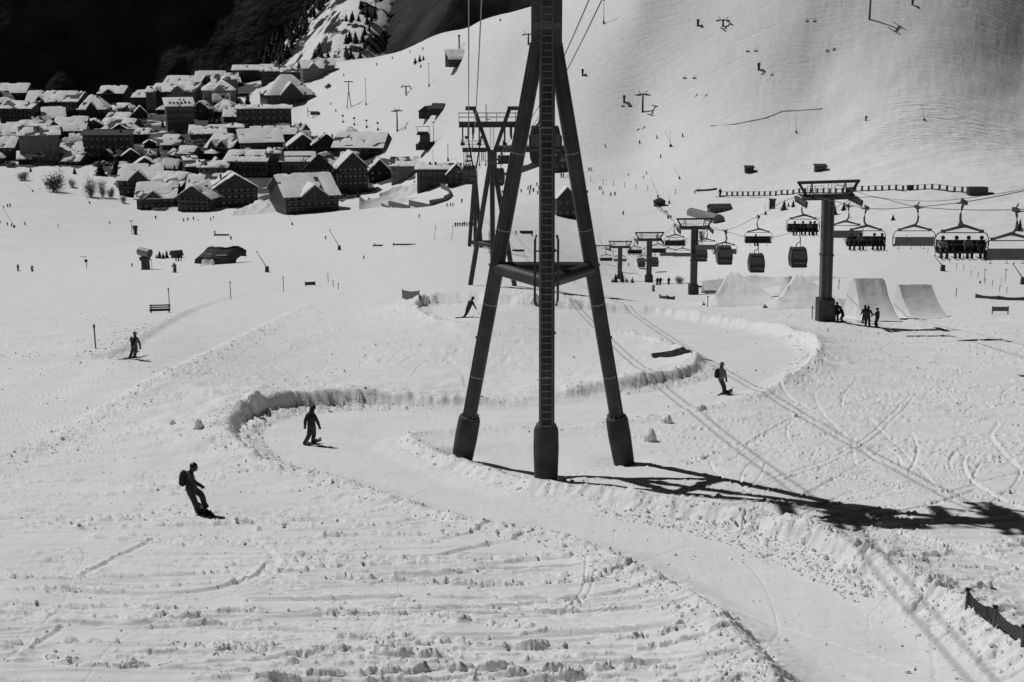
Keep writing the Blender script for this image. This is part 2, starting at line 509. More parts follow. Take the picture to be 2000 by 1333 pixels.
def splat(pts, w, h, mode='ridge', jag=.5, over=0.0):
    """press a groove or push up a ridge along a world curve"""
    pts = np.array(pts)
    y0, y1 = pts[:, 1].min() - w * 3, pts[:, 1].max() + w * 3
    r0, r1 = np.searchsorted(RY, max(y0, RY[0])), min(np.searchsorted(RY, y1) + 1, NEARR)
    us = pts[:, 0] / pts[:, 1]
    mg = 3 * w / pts[:, 1].min()
    c0, c1 = np.searchsorted(CU, us.min() - mg), np.searchsorted(CU, us.max() + mg) + 1
    if r1 - r0 < 2 or c1 - c0 < 2: return
    x, y = GX[r0:r1, c0:c1], GY[r0:r1, c0:c1]
    dm = np.full(x.shape, 1e9); sg = np.zeros(x.shape)
    for a, b in zip(pts[:-1], pts[1:]):
        e = b - a
        t = np.clip(((x - a[0]) * e[0] + (y - a[1]) * e[1]) / (e @ e + 1e-9), 0, 1)
        ox, oy = x - a[0] - t * e[0], y - a[1] - t * e[1]
        d = np.hypot(ox, oy)
        m = d < dm
        dm[m] = d[m]; sg[m] = (e[0] * oy - e[1] * ox)[m]
    s = np.where(sg > 0, dm, -dm)
    q = np.exp(-(dm / w) ** 2)
    fq = fbm(x * 3.0, y * 13, 4, 77)
    j = (1 - min(jag, 1)) + min(jag, 1) * 1.9 * sstep(.44, .53, fq) * (.45 + 1.1 * vnoise(x * 2.1, y * 3.1, 78))
    en = 1.0
    if mode == 'ridge':
        qq = sstep(2.1, .7, dm / w + (fq - .5) * 2.2)
        z = h * qq * np.clip(j, 0, 2)
    elif mode == 'groove': z = -h * q + .6 * h * np.exp(-((s - 1.5 * w) / (.6 * w)) ** 2) * np.clip(j, 0, 2)
    else: z = h * np.tanh(s / w) * np.exp(-(dm / (w * 2.2)) ** 2)
    k = (1 - grm[r0:r1, c0:c1] * (1 - over))
    z = z * k * (1 - sstep(110, 200, y))
    if mode == 'ridge': D[r0:r1, c0:c1] += np.maximum(z, RID[r0:r1, c0:c1]) - RID[r0:r1, c0:c1]; RID[r0:r1, c0:c1] = np.maximum(z, RID[r0:r1, c0:c1])
    else: D[r0:r1, c0:c1] += z

RID = np.zeros_like(D)
rng = np.random.default_rng(12)
def curve(px, py, L, ang, bend, n=9):
    c = hit(px, py, BASE)
    p = [np.array((c.x, c.y))]
    a = ang
    for i in range(n):
        p.append(p[-1] + np.array((math.cos(a), math.sin(a))) * L / n)
        a += bend / n
    return np.array(p)
CHUNK = []                                        # candidate places for loose chunks of snow
def zone(n, x0, x1, y0, y1, lens, angs, bends, w, h, mode, jag=.6, chunks=0, over=0):
    for _ in range(n):
        px, py = rng.uniform(x0, x1), rng.uniform(y0, y1)
        c = curve(px, py, rng.uniform(*lens), rng.uniform(*angs) + (PI if rng.random() < .5 else 0), rng.uniform(*bends))
        k = rng.uniform(.5, 1.3)
        splat(c, w * k, h * rng.uniform(.5, 1.4), mode, jag, over)
        for _ in range(chunks):
            i = rng.integers(0, len(c) - 1)
            CHUNK.append(c[i] + (c[i + 1] - c[i]) * rng.random() + rng.normal(0, .12, 2))
zone(50, -60, 1450, 1000, 1390, (2.0, 8.5), (-.18, .22), (-.25, .25), .05, .055, 'ridge', .75, 7)
zone(45, -60, 700, 850, 1060, (1.2, 6), (-.3, .35), (-.4, .4), .055, .055, 'ridge', .75, 5)
zone(65, -60, 700, 590, 850, (1.5, 7), (-.2, .5), (-.5, .5), .06, .06, 'ridge', .75, 3)
zone(45, 600, 1400, 600, 770, (2, 8), (-.4, .4), (-.7, .7), .10, .05, 'groove', .6, 1)
zone(130, 1400, 2080, 640, 1050, (3, 11), (.15, 1.4), (-.8, .8), .055, .075, 'groove', .6, 2)
zone(90, 1400, 2080, 640, 1080, (2, 9), (1.8, 2.9), (-.8, .8), .055, .075, 'groove', .6, 2)
zone(120, -60, 1450, 1000, 1390, (2.5, 11), (-.12, .2), (-.3, .3), .06, .075, 'step', .4, 3)
zone(40, 1250, 2080, 610, 800, (1, 5), (-.2, .3), (-.4, .4), .07, .045, 'ridge', 1.1, 5)
zone(40, -60, 2080, 530, 620, (2, 9), (-.15, .15), (-.3, .3), .10, .045, 'ridge', 1, 1)
zone(18, 1550, 2050, 1050, 1340, (1, 5), (-.5, .9), (-.5, .5), .10, .07, 'ridge', 1, 5)
zone(48, 600, 1900, 950, 1380, (5, 16), (-.95, -.75), (-.05, .05), .05, .035, 'groove', .3, 0, 1)   # runners' lines down the track
zone(75, -60, 620, 590, 890, (5, 14), (.75, 1.25), (-.5, .5), .055, .042, 'groove', .3, 0, 1)
def pxcurve(pts, w, h, mode, jag=.6, chunks=0, over=0):
    p = np.array(pts, float)
    for _ in range(2):
        q = np.empty((2 * len(p) - 2 + 2, 2)); q[0] = p[0]; q[-1] = p[-1]
        q[1:-1:2] = .75 * p[:-1] + .25 * p[1:]; q[2:-1:2] = .25 * p[:-1] + .75 * p[1:]
        p = q
    c = wpts(p)
    splat(c, w * .5, h * .72, mode, min(jag, .85), over)
    for _ in range(chunks * 2 // 3):
        i = rng.integers(0, len(c) - 1)
        CHUNK.append(c[i] + (c[i + 1] - c[i]) * rng.random() + rng.normal(0, .12, 2))
# tracks that can be told apart in the photograph
for pts, w, h, mode, jag, ch in [
    ([(200, 1155), (330, 1163), (450, 1145), (500, 1125), (515, 1105)], .12, .11, 'step', .5, 20),
    ([(430, 1040), (500, 1050), (540, 1090), (530, 1120)], .25, .05, 'groove', .4, 4),
    ([(255, 1103), (400, 1106), (518, 1102)], .08, .07, 'ridge', .8, 8),
    ([(550, 1100), (640, 1096), (720, 1090)], .09, .09, 'ridge', .9, 14),
    ([(60, 1270), (90, 1245), (130, 1225)], .10, .07, 'step', .5, 10), ([(160, 1125), (215, 1095), (250, 1075), (295, 1055)], .12, .09, 'step', .5, 16),
    ([(10, 1178), (70, 1185), (170, 1188)], .14, .12, 'step', .4, 14),
    ([(650, 1055), (760, 1060), (850, 1058), (920, 1048), (955, 1032)], .10, .11, 'step', .5, 24),
    ([(740, 1095), (850, 1088), (900, 1075), (950, 1068)], .14, .12, 'step', .4, 10), ([(1000, 1062), (1035, 1055)], .1, .12, 'ridge', .8, 8),
    ([(650, 1092), (730, 1090), (830, 1094)], .09, .08, 'ridge', .9, 10),
    ([(640, 1130), (730, 1134), (820, 1137), (900, 1142), (1000, 1148), (1100, 1145), (1165, 1135), (1230, 1118)], .13, .14, 'ridge', 1.1, 90),
    ([(1105, 1195), (1140, 1160), (1145, 1100)], .07, .05, 'groove', .4, 3), ([(1120, 1195), (1155, 1160), (1162, 1110)], .07, .05, 'groove', .4, 3),
    ([(420, 1275), (560, 1272), (720, 1278), (860, 1285)], .15, .12, 'ridge', 1.2, 120), ([(300, 1210), (420, 1195), (520, 1198)], .13, .10, 'ridge', 1.2, 40),
    ([(330, 1258), (430, 1268), (560, 1262)], .13, .13, 'ridge', 1.2, 70), ([(640, 1205), (740, 1200), (860, 1208), (980, 1222), (1060, 1230)], .12, .10, 'ridge', 1.2, 60),
    ([(660, 1250), (760, 1245), (860, 1252), (1000, 1268), (1100, 1262)], .13, .11, 'ridge', 1.2, 80), ([(1200, 1250), (1280, 1252), (1330, 1240)], .12, .12, 'ridge', 1.1, 40),
    ([(900, 1315), (1000, 1325), (1100, 1310)], .12, .12, 'ridge', 1.2, 50), ([(100, 1290), (200, 1310), (280, 1300)], .14, .11, 'ridge', 1.2, 80),
    ([(1340, 998), (1400, 1000), (1450, 990), (1490, 982)], .10, .10, 'step', .4, 10),
    ([(1460, 950), (1560, 920), (1640, 890), (1700, 850), (1750, 800), (1780, 768)], .09, .09, 'groove', .5, 14), ([(1480, 952), (1580, 922), (1660, 888), (1715, 850), (1760, 805), (1790, 770)], .09, .09, 'groove', .5, 14),
    ([(1570, 965), (1650, 925), (1720, 880)], .09, .07, 'groove', .5, 6), ([(1440, 890), (1490, 850), (1560, 835), (1620, 820)], .09, .06, 'groove', .5, 6),
    ([(1590, 770), (1600, 800), (1640, 845), (1720, 905)], .16, .06, 'groove', .5, 3), ([(1700, 820), (1760, 880), (1830, 950)], .16, .06, 'groove', .5, 3),
    ([(1950, 830), (1930, 850), (1960, 890), (2010, 930)], .2, .08, 'groove', .5, 3),
    ([(700, 762), (770, 752), (805, 740), (812, 722), (830, 705), (845, 690)], .10, .07, 'step', .5, 3), ([(820, 735), (860, 725), (920, 705), (960, 690)], .09, .05, 'groove', .5, 2),
    ([(690, 680), (780, 668), (860, 662), (960, 655)], .09, .06, 'groove', .5, 4), ([(560, 690), (600, 660), (680, 640), (800, 630)], .10, .06, 'groove', .5, 4), ([(970, 660), (990, 645), (1010, 634)], .09, .06, 'groove', .5, 3),
    ([(565, 765), (600, 745), (640, 720), (640, 690)], .10, .06, 'groove', .5, 3), ([(1150, 680), (1230, 678), (1310, 672)], .08, .04, 'groove', .5, 2), ([(1145, 732), (1240, 735), (1300, 718)], .08, .04, 'groove', .5, 2),
    ([(850, 590), (900, 578), (980, 570), (1060, 574), (1150, 582)], .35, .22, 'ridge', .9, 90), ([(810, 596), (850, 584), (920, 580)], .35, .2, 'ridge', .9, 50),
    ([(1020, 925), (1080, 945), (1120, 942), (1180, 935)], .12, .10, 'ridge', 1.1, 30), ([(1340, 905), (1370, 895), (1395, 885)], .12, .14, 'ridge', 1, 24),
    ([(0, 880), (60, 860), (120, 838)], .25, .10, 'ridge', 1.4, 60)]:
    pxcurve(pts, w, h, mode, jag, ch)
# footprints across the island
for k in range(130):
    t = rng.random()
    px = 700 + 360 * t + rng.normal(0, 6)
    py = (700 if k % 3 else 688) - (12 * t if k % 3 == 0 else 0) + rng.normal(0, 5) + (8 if k % 2 else -3)
    splat(curve(px, py, .32, rng.uniform(-.3, .3), 0, 2), .10, .10, 'groove', .2)
# pits scoured round the tower feet
for cx, cy, r, dp in ((905, 888, 1.0, .28), (1069, 925, 1.0, .25), (1214, 896, 1.0, .25), (1020, 905, 3.2, .35)):
    c = hit(cx, cy, BASE)
    D[:NEARR] -= dp * np.exp(-(((X - c.x) / r) ** 2 + ((Y - c.y) / r) ** 2))
# far relief: gullies and undulation of the open slopes
far = sstep(170, 420, GY)
ang = -.5
xr, yr = GX * math.cos(ang) - GY * math.sin(ang), GX * math.sin(ang) + GY * math.cos(ang)
right = sstep(.05, .25, CU)[None] * np.ones_like(GY)
und = (fbm(xr / 90, yr / 38, 4, 91) - .5) * 4.5 * right + (fbm(GX / 30, GY / 22, 3, 97) - .5) * 1.6 * (1 - right)
und += right * (fbm(xr / 14, yr / 5, 4, 93) - .5) * 1.3
D += far * und
HT = BASE + D

def ground(px, py, **k): return hit(px, py, HT, **k)
def on_ground(x, y, dz=0.0): return Vector((x, y, gz(x, y) + dz))

nr, nc = HT.shape
co = np.stack([GX, GY, HT], -1).reshape(-1, 3)
idx = np.arange(nr * nc).reshape(nr, nc)
quads = np.stack([idx[:-1, :-1], idx[:-1, 1:], idx[1:, 1:], idx[1:, :-1]], -1).reshape(-1, 4)
# ground under and behind the camera
bx, by = np.linspace(-120, 120, 25), np.linspace(-120, 7.0, 14)
eb = np.array([[x, y, -8.8 - .16 * y * (1 if y > 0 else .9) - (.05 if abs(x) < 8 and y > 6 else 0)] for y in by for x in bx])
eb[:, 2] = [float(base_z(np.array(np.clip(x, -6.8, 6.8)), np.array(7.0))) - .1 + (7 - y) * .15 for x, y in eb[:, :2]]
bi = np.arange(25 * 14).reshape(14, 25) + len(co)
bq = np.stack([bi[:-1, :-1], bi[:-1, 1:], bi[1:, 1:], bi[1:, :-1]], -1).reshape(-1, 4)
co = np.concatenate([co, eb]); quads = np.concatenate([quads, bq])
me = bpy.data.meshes.new('snow_ground')
me.vertices.add(len(co)); me.vertices.foreach_set('co', co.astype(np.float32).ravel())
me.loops.add(quads.size); me.loops.foreach_set('vertex_index', quads.astype(np.int32).ravel())
me.polygons.add(len(quads)); me.polygons.foreach_set('loop_start', np.arange(0, quads.size, 4, dtype=np.int32))
me.polygons.foreach_set('use_smooth', np.ones(len(quads), bool))
me.update(calc_edges=True)
me.materials.append(M['snow'])
# a badly cut-up off-piste corner at the right, rougher than the rest
rp = hit(1950, 285, HT)
nt = M['snow'].node_tree
bs = nt.nodes['Principled BSDF']
prev_ = bs.inputs['Normal'].links[0].from_socket
ge_ = nt.nodes.new('ShaderNodeNewGeometry')
vd = nt.nodes.new('ShaderNodeVectorMath'); vd.operation = 'DISTANCE'; vd.inputs[1].default_value = rp
nt.links.new(ge_.outputs['Position'], vd.inputs[0])
mr_ = nt.nodes.new('ShaderNodeMapRange'); mr_.inputs['From Min'].default_value = 75; mr_.inputs['From Max'].default_value = 18; mr_.inputs['To Max'].default_value = 1.0
nt.links.new(vd.outputs['Value'], mr_.inputs['Value'])
mp_ = nt.nodes.new('ShaderNodeMapping'); mp_.inputs['Rotation'].default_value = (0, 0, -.7); mp_.inputs['Scale'].default_value = (.25, 1, .5)
nt.links.new(ge_.outputs['Position'], mp_.inputs['Vector'])
ns_ = nt.nodes.new('ShaderNodeTexNoise'); ns_.inputs['Scale'].default_value = .5; ns_.inputs['Detail'].default_value = 5
nt.links.new(mp_.outputs[0], ns_.inputs['Vector'])
bp_ = nt.nodes.new('ShaderNodeBump'); bp_.inputs['Distance'].default_value = 2.6
nt.links.new(ns_.outputs[0], bp_.inputs['Height']); nt.links.new(mr_.outputs[0], bp_.inputs['Strength']); nt.links.new(prev_, bp_.inputs['Normal']); nt.links.new(bp_.outputs[0], bs.inputs['Normal'])
tag(inst('snow_ground', me), kind='structure')

# loose chunks of snow on banks, piste edges and ski-scraped lines: nobody could count them
def chunks():
    spots = [np.array(CHUNK)]
    for S, lo, hi, n in ((S1, -1.6, .1, 2200), (S2, -2.2, .1, 450)):
        rr, cc = np.where((S > lo) & (S < hi) & (GY[:NEARR] < 110))
        if len(rr):
            k = rng.choice(len(rr), min(n, len(rr)), replace=False)
            spots.append(np.stack([GX[rr[k], cc[k]], GY[rr[k], cc[k]]], 1))
    sp = np.concatenate(spots)
    rr, cc = np.where((S1 > -.1) & (S1 < 1.1) & (V1[..., 0] > .6) & (GY[:NEARR] < 100))
    k = rng.choice(len(rr), min(1300, len(rr)), replace=False)
    sp = np.concatenate([sp, np.stack([GX[rr[k], cc[k]], GY[rr[k], cc[k]]], 1)])
    t = (1 + 5 ** .5) / 2
    iv = np.array([(-1, t, 0), (1, t, 0), (-1, -t, 0), (1, -t, 0), (0, -1, t), (0, 1, t), (0, -1, -t), (0, 1, -t), (t, 0, -1), (t, 0, 1), (-t, 0, -1), (-t, 0, 1)]) / 1.9
    iff = np.array([(0, 11, 5), (0, 5, 1), (0, 1, 7), (0, 7, 10), (0, 10, 11), (1, 5, 9), (5, 11, 4), (11, 10, 2), (10, 7, 6), (7, 1, 8), (3, 9, 4), (3, 4, 2), (3, 2, 6), (3, 6, 8), (3, 8, 9), (4, 9, 5), (2, 4, 11), (6, 2, 10), (8, 6, 7), (9, 8, 1)])
    V, Fc = [], []
    for i, (x, y) in enumerate(sp):
        if y < 9 or abs(x / y) > .6 or y > 130: continue
        s = .009 + .055 * rng.random() ** 6 + .0004 * y
        v = iv * s * (1 + rng.uniform(-.3, .3, (12, 1))) * rng.uniform(.6, 1.3, 3)
        V.append(v + np.array((x, y, gz(x, y) + s * .25)))
        Fc.append(iff + 12 * (len(V) - 1))
    m = bpy.data.meshes.new('snow_chunks')
    m.from_pydata(np.concatenate(V).tolist(), [], np.concatenate(Fc).tolist())
    m.materials.append(M['snow'])
    tag(inst('snow_chunk', m), 'loose lumps of snow thrown up along the banks and ski tracks', 'snow', kind='stuff')
chunks()

def block(px, py, w, h, label, seed):             # a single lump of hard snow standing out of the surface
    g = ground(px, py)
    s = scale_at(g)
    w, h = w / s, h / s
    r = np.random.default_rng(seed)
    b = MB()
    n = 9
    prev = None
    rowsv = []
    for k, (rad, z) in enumerate(((1.15, -.3), (1.0, .1), (.9, .5), (.6, .85), (.25, 1.0))):
        rowsv.append([Vector((math.cos(2 * PI * j / n) * w / 2 * rad * r.uniform(.75, 1.2), math.sin(2 * PI * j / n) * w / 2 * rad * r.uniform(.75, 1.2), h * (z + r.uniform(-.1, .1)))) for j in range(n)])
    for q in rowsv: q.append(q[0])
    b.grid(rowsv)
    b.add(rowsv[-1][:-1], [tuple(range(n))])
    o = b.obj('snow_block', M['snow'], None, False, (g.x, g.y, g.z))
    tag(o, label, 'snow block', 'blocks of hard snow beside the track')
block(1302, 826, 26, 16, 'flat topped block of snow right of the tripod tower', 1)
block(1270, 862, 26, 24, 'pointed block of snow just right of the right tower foot', 2)
block(1370, 802, 20, 12, 'small block of snow below the boarder with grey helmet', 3)
block(492, 797, 18, 26, 'upright jagged block of snow at the left bend of the track', 4)
block(388, 833, 18, 14, 'shaded lump of snow left of the track bend', 5)
block(337, 830, 14, 9, 'faint rounded lump of snow nearest the groomed piste', 6)
block(1045, 592, 20, 18, 'pale lump of snow behind the front tower leg', 7)
# ------------------------------------------------------------------ dark mountain beyond the village
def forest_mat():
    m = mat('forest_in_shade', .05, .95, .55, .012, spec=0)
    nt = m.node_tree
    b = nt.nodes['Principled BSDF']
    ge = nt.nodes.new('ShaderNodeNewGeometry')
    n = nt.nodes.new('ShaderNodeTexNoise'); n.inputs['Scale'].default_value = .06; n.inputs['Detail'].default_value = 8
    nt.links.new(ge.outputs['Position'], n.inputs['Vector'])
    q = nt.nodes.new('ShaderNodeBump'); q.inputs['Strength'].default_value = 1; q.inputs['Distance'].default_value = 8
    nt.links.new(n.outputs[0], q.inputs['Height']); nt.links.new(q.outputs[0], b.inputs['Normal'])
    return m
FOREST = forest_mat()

def gully_mat():                                  # snow with belts of bare rock and scrub
    m = bpy.data.materials.new('snow_and_scrub'); m.use_nodes = True
    nt = m.node_tree; L = nt.links.new
    b = nt.nodes['Principled BSDF']; b.inputs['Roughness'].default_value = .9; b.inputs['Specular IOR Level'].default_value = .1
    ge = nt.nodes.new('ShaderNodeNewGeometry')
    mp = nt.nodes.new('ShaderNodeMapping'); mp.inputs['Rotation'].default_value = (0, .75, 0); mp.inputs['Scale'].default_value = (.030, .012, .012)
    L(ge.outputs['Position'], mp.inputs['Vector'])
    n = nt.nodes.new('ShaderNodeTexNoise'); n.inputs['Scale'].default_value = 1; n.inputs['Detail'].default_value = 9; n.inputs['Roughness'].default_value = .62
    L(mp.outputs[0], n.inputs['Vector'])
    r = nt.nodes.new('ShaderNodeValToRGB')
    r.color_ramp.elements[0].position = .50; r.color_ramp.elements[0].color = (.8, .8, .8, 1)
    r.color_ramp.elements[1].position = .535; r.color_ramp.elements[1].color = (.03, .03, .03, 1)
    L(n.outputs[0], r.inputs[0]); L(r.outputs[0], b.inputs['Base Color'])
    return m

def sheet(name, px0, px1, nx, ny, fy, Yf, amp, freq, m, seed):
    """a mountainside: px range at the bottom and top, py from fy(t), distance Yf(s, t)"""
    b = MB(); rowsv = []
    for j in range(ny):
        t = j / (ny - 1)
        row = []
        for i in range(nx):
            s = i / (nx - 1)
            px = (px0[0] * (1 - t) + px0[1] * t) * (1 - s) + (px1[0] * (1 - t) + px1[1] * t) * s
            p = P(px, fy[0] * (1 - t) + fy[1] * t, Yf(s, t))
            row.append(p)
        rowsv.append(row)
    arr = np.array([[tuple(p) for p in r] for r in rowsv])
    nse = fbm(arr[..., 0] * freq, arr[..., 2] * freq * .6 + arr[..., 1] * freq * .3, 5, seed) - .5
    arr[..., 1] += nse * amp
    b.grid([[tuple(p) for p in r] for r in arr])
    return tag(b.obj(name, m, None, True), kind='structure')
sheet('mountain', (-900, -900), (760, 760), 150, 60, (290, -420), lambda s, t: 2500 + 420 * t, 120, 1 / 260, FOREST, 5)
GULLY = dict(px0=(470, 668), px1=(800, 850), fy=(215, -90), Yf=lambda s, t: 1650 + 560 * t - 170 * math.sin(s * PI) + 330 * max(0, .3 - s))
sheet('mountain_gully', GULLY['px0'], GULLY['px1'], 90, 60, GULLY['fy'], GULLY['Yf'], 30, 1 / 60, gully_mat(), 8)
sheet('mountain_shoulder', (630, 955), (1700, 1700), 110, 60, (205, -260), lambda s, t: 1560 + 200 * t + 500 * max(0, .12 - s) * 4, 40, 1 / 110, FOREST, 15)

# ------------------------------------------------------------------ trees
def conifer_mesh(seed, h=8.0, w=.30, tiers=9, name='conifer'):
    r = random.Random(seed)
    b = MB()
    for k in range(tiers):
        z = h * (.10 + .86 * k / tiers)
        rad = h * w * (1 - k / tiers) ** .85 * r.uniform(.8, 1.15) + .12
        n = 13 if k < tiers - 2 else 8
        for j in range(n):
            a = 2 * PI * (j + r.random() * .7) / n
            q = rad * r.uniform(.6, 1.15)
            da = .33
            dz = -h * .07 * r.uniform(.6, 1.6)
            b.add([(0, 0, z + h * .12), (math.cos(a - da) * q * .8, math.sin(a - da) * q * .8, z + dz * .5), (math.cos(a) * q, math.sin(a) * q, z + dz), (math.cos(a + da) * q * .8, math.sin(a + da) * q * .8, z + dz * .5)],
                  [(0, 1, 2), (0, 2, 3)])
    crown = b.mesh('crown', M['leaf'])
    trunk = MB().tube([(0, 0, -.6), (0, 0, h * .5), (0, 0, h * .97)], [h * .022, h * .014, .01], 6).mesh('trunk', M['bark'])
    return crown, trunk, h
CON = [conifer_mesh(i, 8, .30 + .05 * (i % 3), 10) for i in range(5)]
def conifer(p, h, label, group, k=None, cat='tree', sink=0.0):
    cr, tr, hh = CON[(k if k is not None else random.randrange(5))]
    t = thing('conifer', label, cat, (p[0], p[1], p[2] - sink), random.uniform(0, 6.28), group)
    s = h / hh
    inst('crown', cr, t, scale=(s, s, s)); inst('trunk', tr, t, scale=(s, s, s))
    return t
def shrub_mesh(seed, n=1300):
    r = random.Random(seed)
    b = MB(); tw = MB()
    for i in range(9):
        a, q = r.uniform(0, 6.28), r.uniform(.1, .35)
        p0 = Vector((math.cos(a) * q * .3, math.sin(a) * q * .3, -.1)); p1 = Vector((math.cos(a) * q, math.sin(a) * q, r.uniform(.5, .95)))
        tw.tube([p0, (p0 + p1) / 2 + Vector((0, 0, .08)), p1], [.016, .011, .004], 5)
        for j in range(n // 9):
            t = r.uniform(.3, 1)
            c = p0.lerp(p1, t) + Vector((r.gauss(0, .12), r.gauss(0, .12), r.gauss(0, .09)))
            d = Vector((r.gauss(0, 1), r.gauss(0, 1), abs(r.gauss(0, 1)))).normalized() * r.uniform(.05, .16)
            e = d.cross(Vector((r.random(), r.random(), r.random()))).normalized() * .012
            b.add([c - e, c + e, c + d], [(0, 1, 2)])
    return b.mesh('crown', M['twig']), tw.mesh('trunk', M['bark'])
SHR = [shrub_mesh(i) for i in range(3)]
def bare_tree(px, py, hpx, wpx, label, group='bare trees below the village'):
    g = ground(px, py); s = scale_at(g)
    t = thing('bare_tree', label, 'tree', g, random.uniform(0, 6), group)
    c, tr = random.choice(SHR)
    q = (wpx / s / .8, wpx / s / .8, hpx / s)
    inst('crown', c, t, scale=q); inst('trunk', tr, t, scale=q)

def gully_point(px, py):
    best = None
    t = (GULLY['fy'][0] - py) / (GULLY['fy'][0] - GULLY['fy'][1])
    a = GULLY['px0'][0] * (1 - t) + GULLY['px0'][1] * t; c = GULLY['px1'][0] * (1 - t) + GULLY['px1'][1] * t
    s = (px - a) / (c - a)
    return P(px, py, GULLY['Yf'](s, t) - 12)
rg = random.Random(4)
n = 0
while n < 130:
    py = rg.uniform(-5, 128)
    t = (128 - py) / 128
    left = 545 + 95 * t; right_ = 700 + 58 * t
    u = rg.random()
    if u < .5: px = left - rg.uniform(-6, 55) * (1 - .5 * t)          # thick belt down the left rim
    elif u < .62: px = right_ - abs(rg.gauss(0, 14))                  # scattered down the right rim
    elif u < .80: px = rg.uniform(left + 60, right_ - 8)
    else: px = left - rg.uniform(-4, 25)
    if px < 480: continue
    conifer(gully_point(px, py), rg.uniform(11, 19), 'small dark conifer on the snowy gully above the village', 'conifers on the snowy gully')
    n += 1

# ------------------------------------------------------------------ cableway towers (tripods)
RUNG = MB().tube([(-.19, 0, 0), (.19, 0, 0)], .014, 5).mesh('rung', M['galv'])
def tower(base, label, rz, sc=1.0, full=True, zf=0.0, front_dy=-3.33, wsc=1.0, lr=.275):
    """tripod: two rear legs, one front leg with a ladder, head, V arms, crossarm with sheave batteries"""
    t = thing('lift_tower', label, 'lift tower', base, rz, 'tripod towers of the cableway')
    ZJ = 16.7
    feet = [Vector((-3.32, 1.67, 0)), Vector((3.32, 1.67, 0)), Vector((0, front_dy, zf))]
    tops = [Vector((-.29, .17, ZJ)), Vector((.29, .17, ZJ)), Vector((0, -.33, ZJ))]
    ped = mat_ped
    for i, (a, b) in enumerate(zip(feet, tops)):
        d = (b - a).normalized()
        k0 = 1.75 / d.z
        lg = MB().tube([a + d * (k0 - .3), b, b + Vector((0, 0, 1.6))], lr, 20).obj('leg', M['steel'], t, True)
        pb = MB()
        pb.tube([a - d * .6, a + d * .2, a + d * (k0 * .55), a + d * (k0 - .12), a + d * k0], [.42, .45, .475, .46, .43], 14)
        q = pb.obj('pedestal', M['concrete'], t, True)
        fl = MB(); fl.tube([a + d * (k0 - .02), a + d * (k0 + .06)], .40, 18)
        for w_ in range(10):
            o_ = Vector((math.cos(w_ * .628) * .345, math.sin(w_ * .628) * .345, 0))
            fl.tube([a + d * (k0 + .05) + o_, a + d * (k0 + .14) + o_], .028, 6)
        fl.obj('flange', M['steel2'], t)
        MB().tube([a + d * (k0 + .1) + Vector((.29 if i else -.29, -.08, 0)), b + Vector((.29 if i else -.29, -.08, 0))], .022, 6).obj('conduit', M['steel2'], lg)
        if full:
            for h in (3.55, 6.6, 9.6, 12.6):      # weld bands round the tube
                c = a + d * (h / d.z)
                MB().tube([c - d * .02, c + d * .02], .281, 20).obj('weld_band', M['weld'], lg, True)
            for h in (5.2, 8.2, 11.1):
                c = a + d * (h / d.z)
                MB().box(c + Vector((-.30 if i == 0 else .30, 0, 0)), (.12, .08, .09)).obj('bolt', M['steel2'], lg)
    def at(i, z):
        a, b = feet[i], tops[i]
        return a + (b - a) * ((z - a.z) / (b.z - a.z))
    zb = 8.05
    for i, j in ((0, 1), (0, 2), (1, 2)):
        MB().tube([at(i, zb), at(j, zb)], .26, 16).obj('brace', M['steel'], t, True)
    if full:
        for i in (0, 1):
            d = (tops[i] - feet[i]).normalized(); c = at(i, zb)
            pts = [c + (at(2, zb) - c).normalized() * .30 + Vector((math.cos(a) * .02, 0, 0)) + Vector((math.cos(a) * .25, 0, math.sin(a) * .25)) for a in [PI * k / 6 for k in range(13)]]
            MB().tube(pts, .014, 5, cap=False).obj('weld_ring', M['weld'], t, True)
    # ladder up the face of the front leg
    lad = thing_part('ladder', t)
    a, b = at(2, 1.9 + zf), at(2, ZJ)
    out = Vector((0, -.36, 0))
    for sx in (-.21, .21):
        MB().tube([a + out + Vector((sx, 0, 0)), b + out + Vector((sx, .0, 0)), b + out + Vector((sx, 0, 4.6))], .032, 6).obj('rail', M['steel2'], lad)
    n = int((b - a).length / .255)
    for k in range(n + 18):
        c = a + (b - a) * (k / n) + out if k <= n else b + out + Vector((0, 0, .255 * (k - n)))
        inst('rung', RUNG, lad, c)
    if full:
        for sx in (-.37, .37):                     # hand rails of the rest platform at the braces
            c = at(2, zb)
            r = MB()
            r.tube([c + Vector((sx, -.1, -.85)), c + Vector((sx * 1.15, -.1, -.65)), c + Vector((sx * 1.15, -.1, 1.6)), c + Vector((sx * 1.0, -.1, 1.8))], .05, 6)
            for z in (.45, 1.2): r.tube([c + Vector((sx * 1.15, -.1, z)), c + Vector((sx * .5, -.1, z))], .03, 5)
            r.obj('handrail', M['steel'], t)
    # head and arms
    hd = MB()
    hd.box((0, 0, ZJ + .9), (1.12, 1.1, 2.0))
    hd.obj('head', M['steel'], t)
    if full:
        MB().box((0, -.572, ZJ + .62), (1.0, .04, .22)).obj('flange', M['steel2'], t)
    for sx in (-1, 1):
        arm = MB()
        arm.bar((sx * .28, 0, ZJ + 1.6), (sx * 2.1, 0, ZJ + 6.4), .46)
        arm.obj('arm', M['steel'], t)
        MB().box((sx * 2.55, 0, ZJ + 6.52), (1.3, .5, .42)).obj('arm_head', M['steel'], t)
    MB().box((0, 0, ZJ + 4.75), (8.0, .72, .62)).obj('crossarm', M['steel'], t)
    rail = thing_part('railing', t)
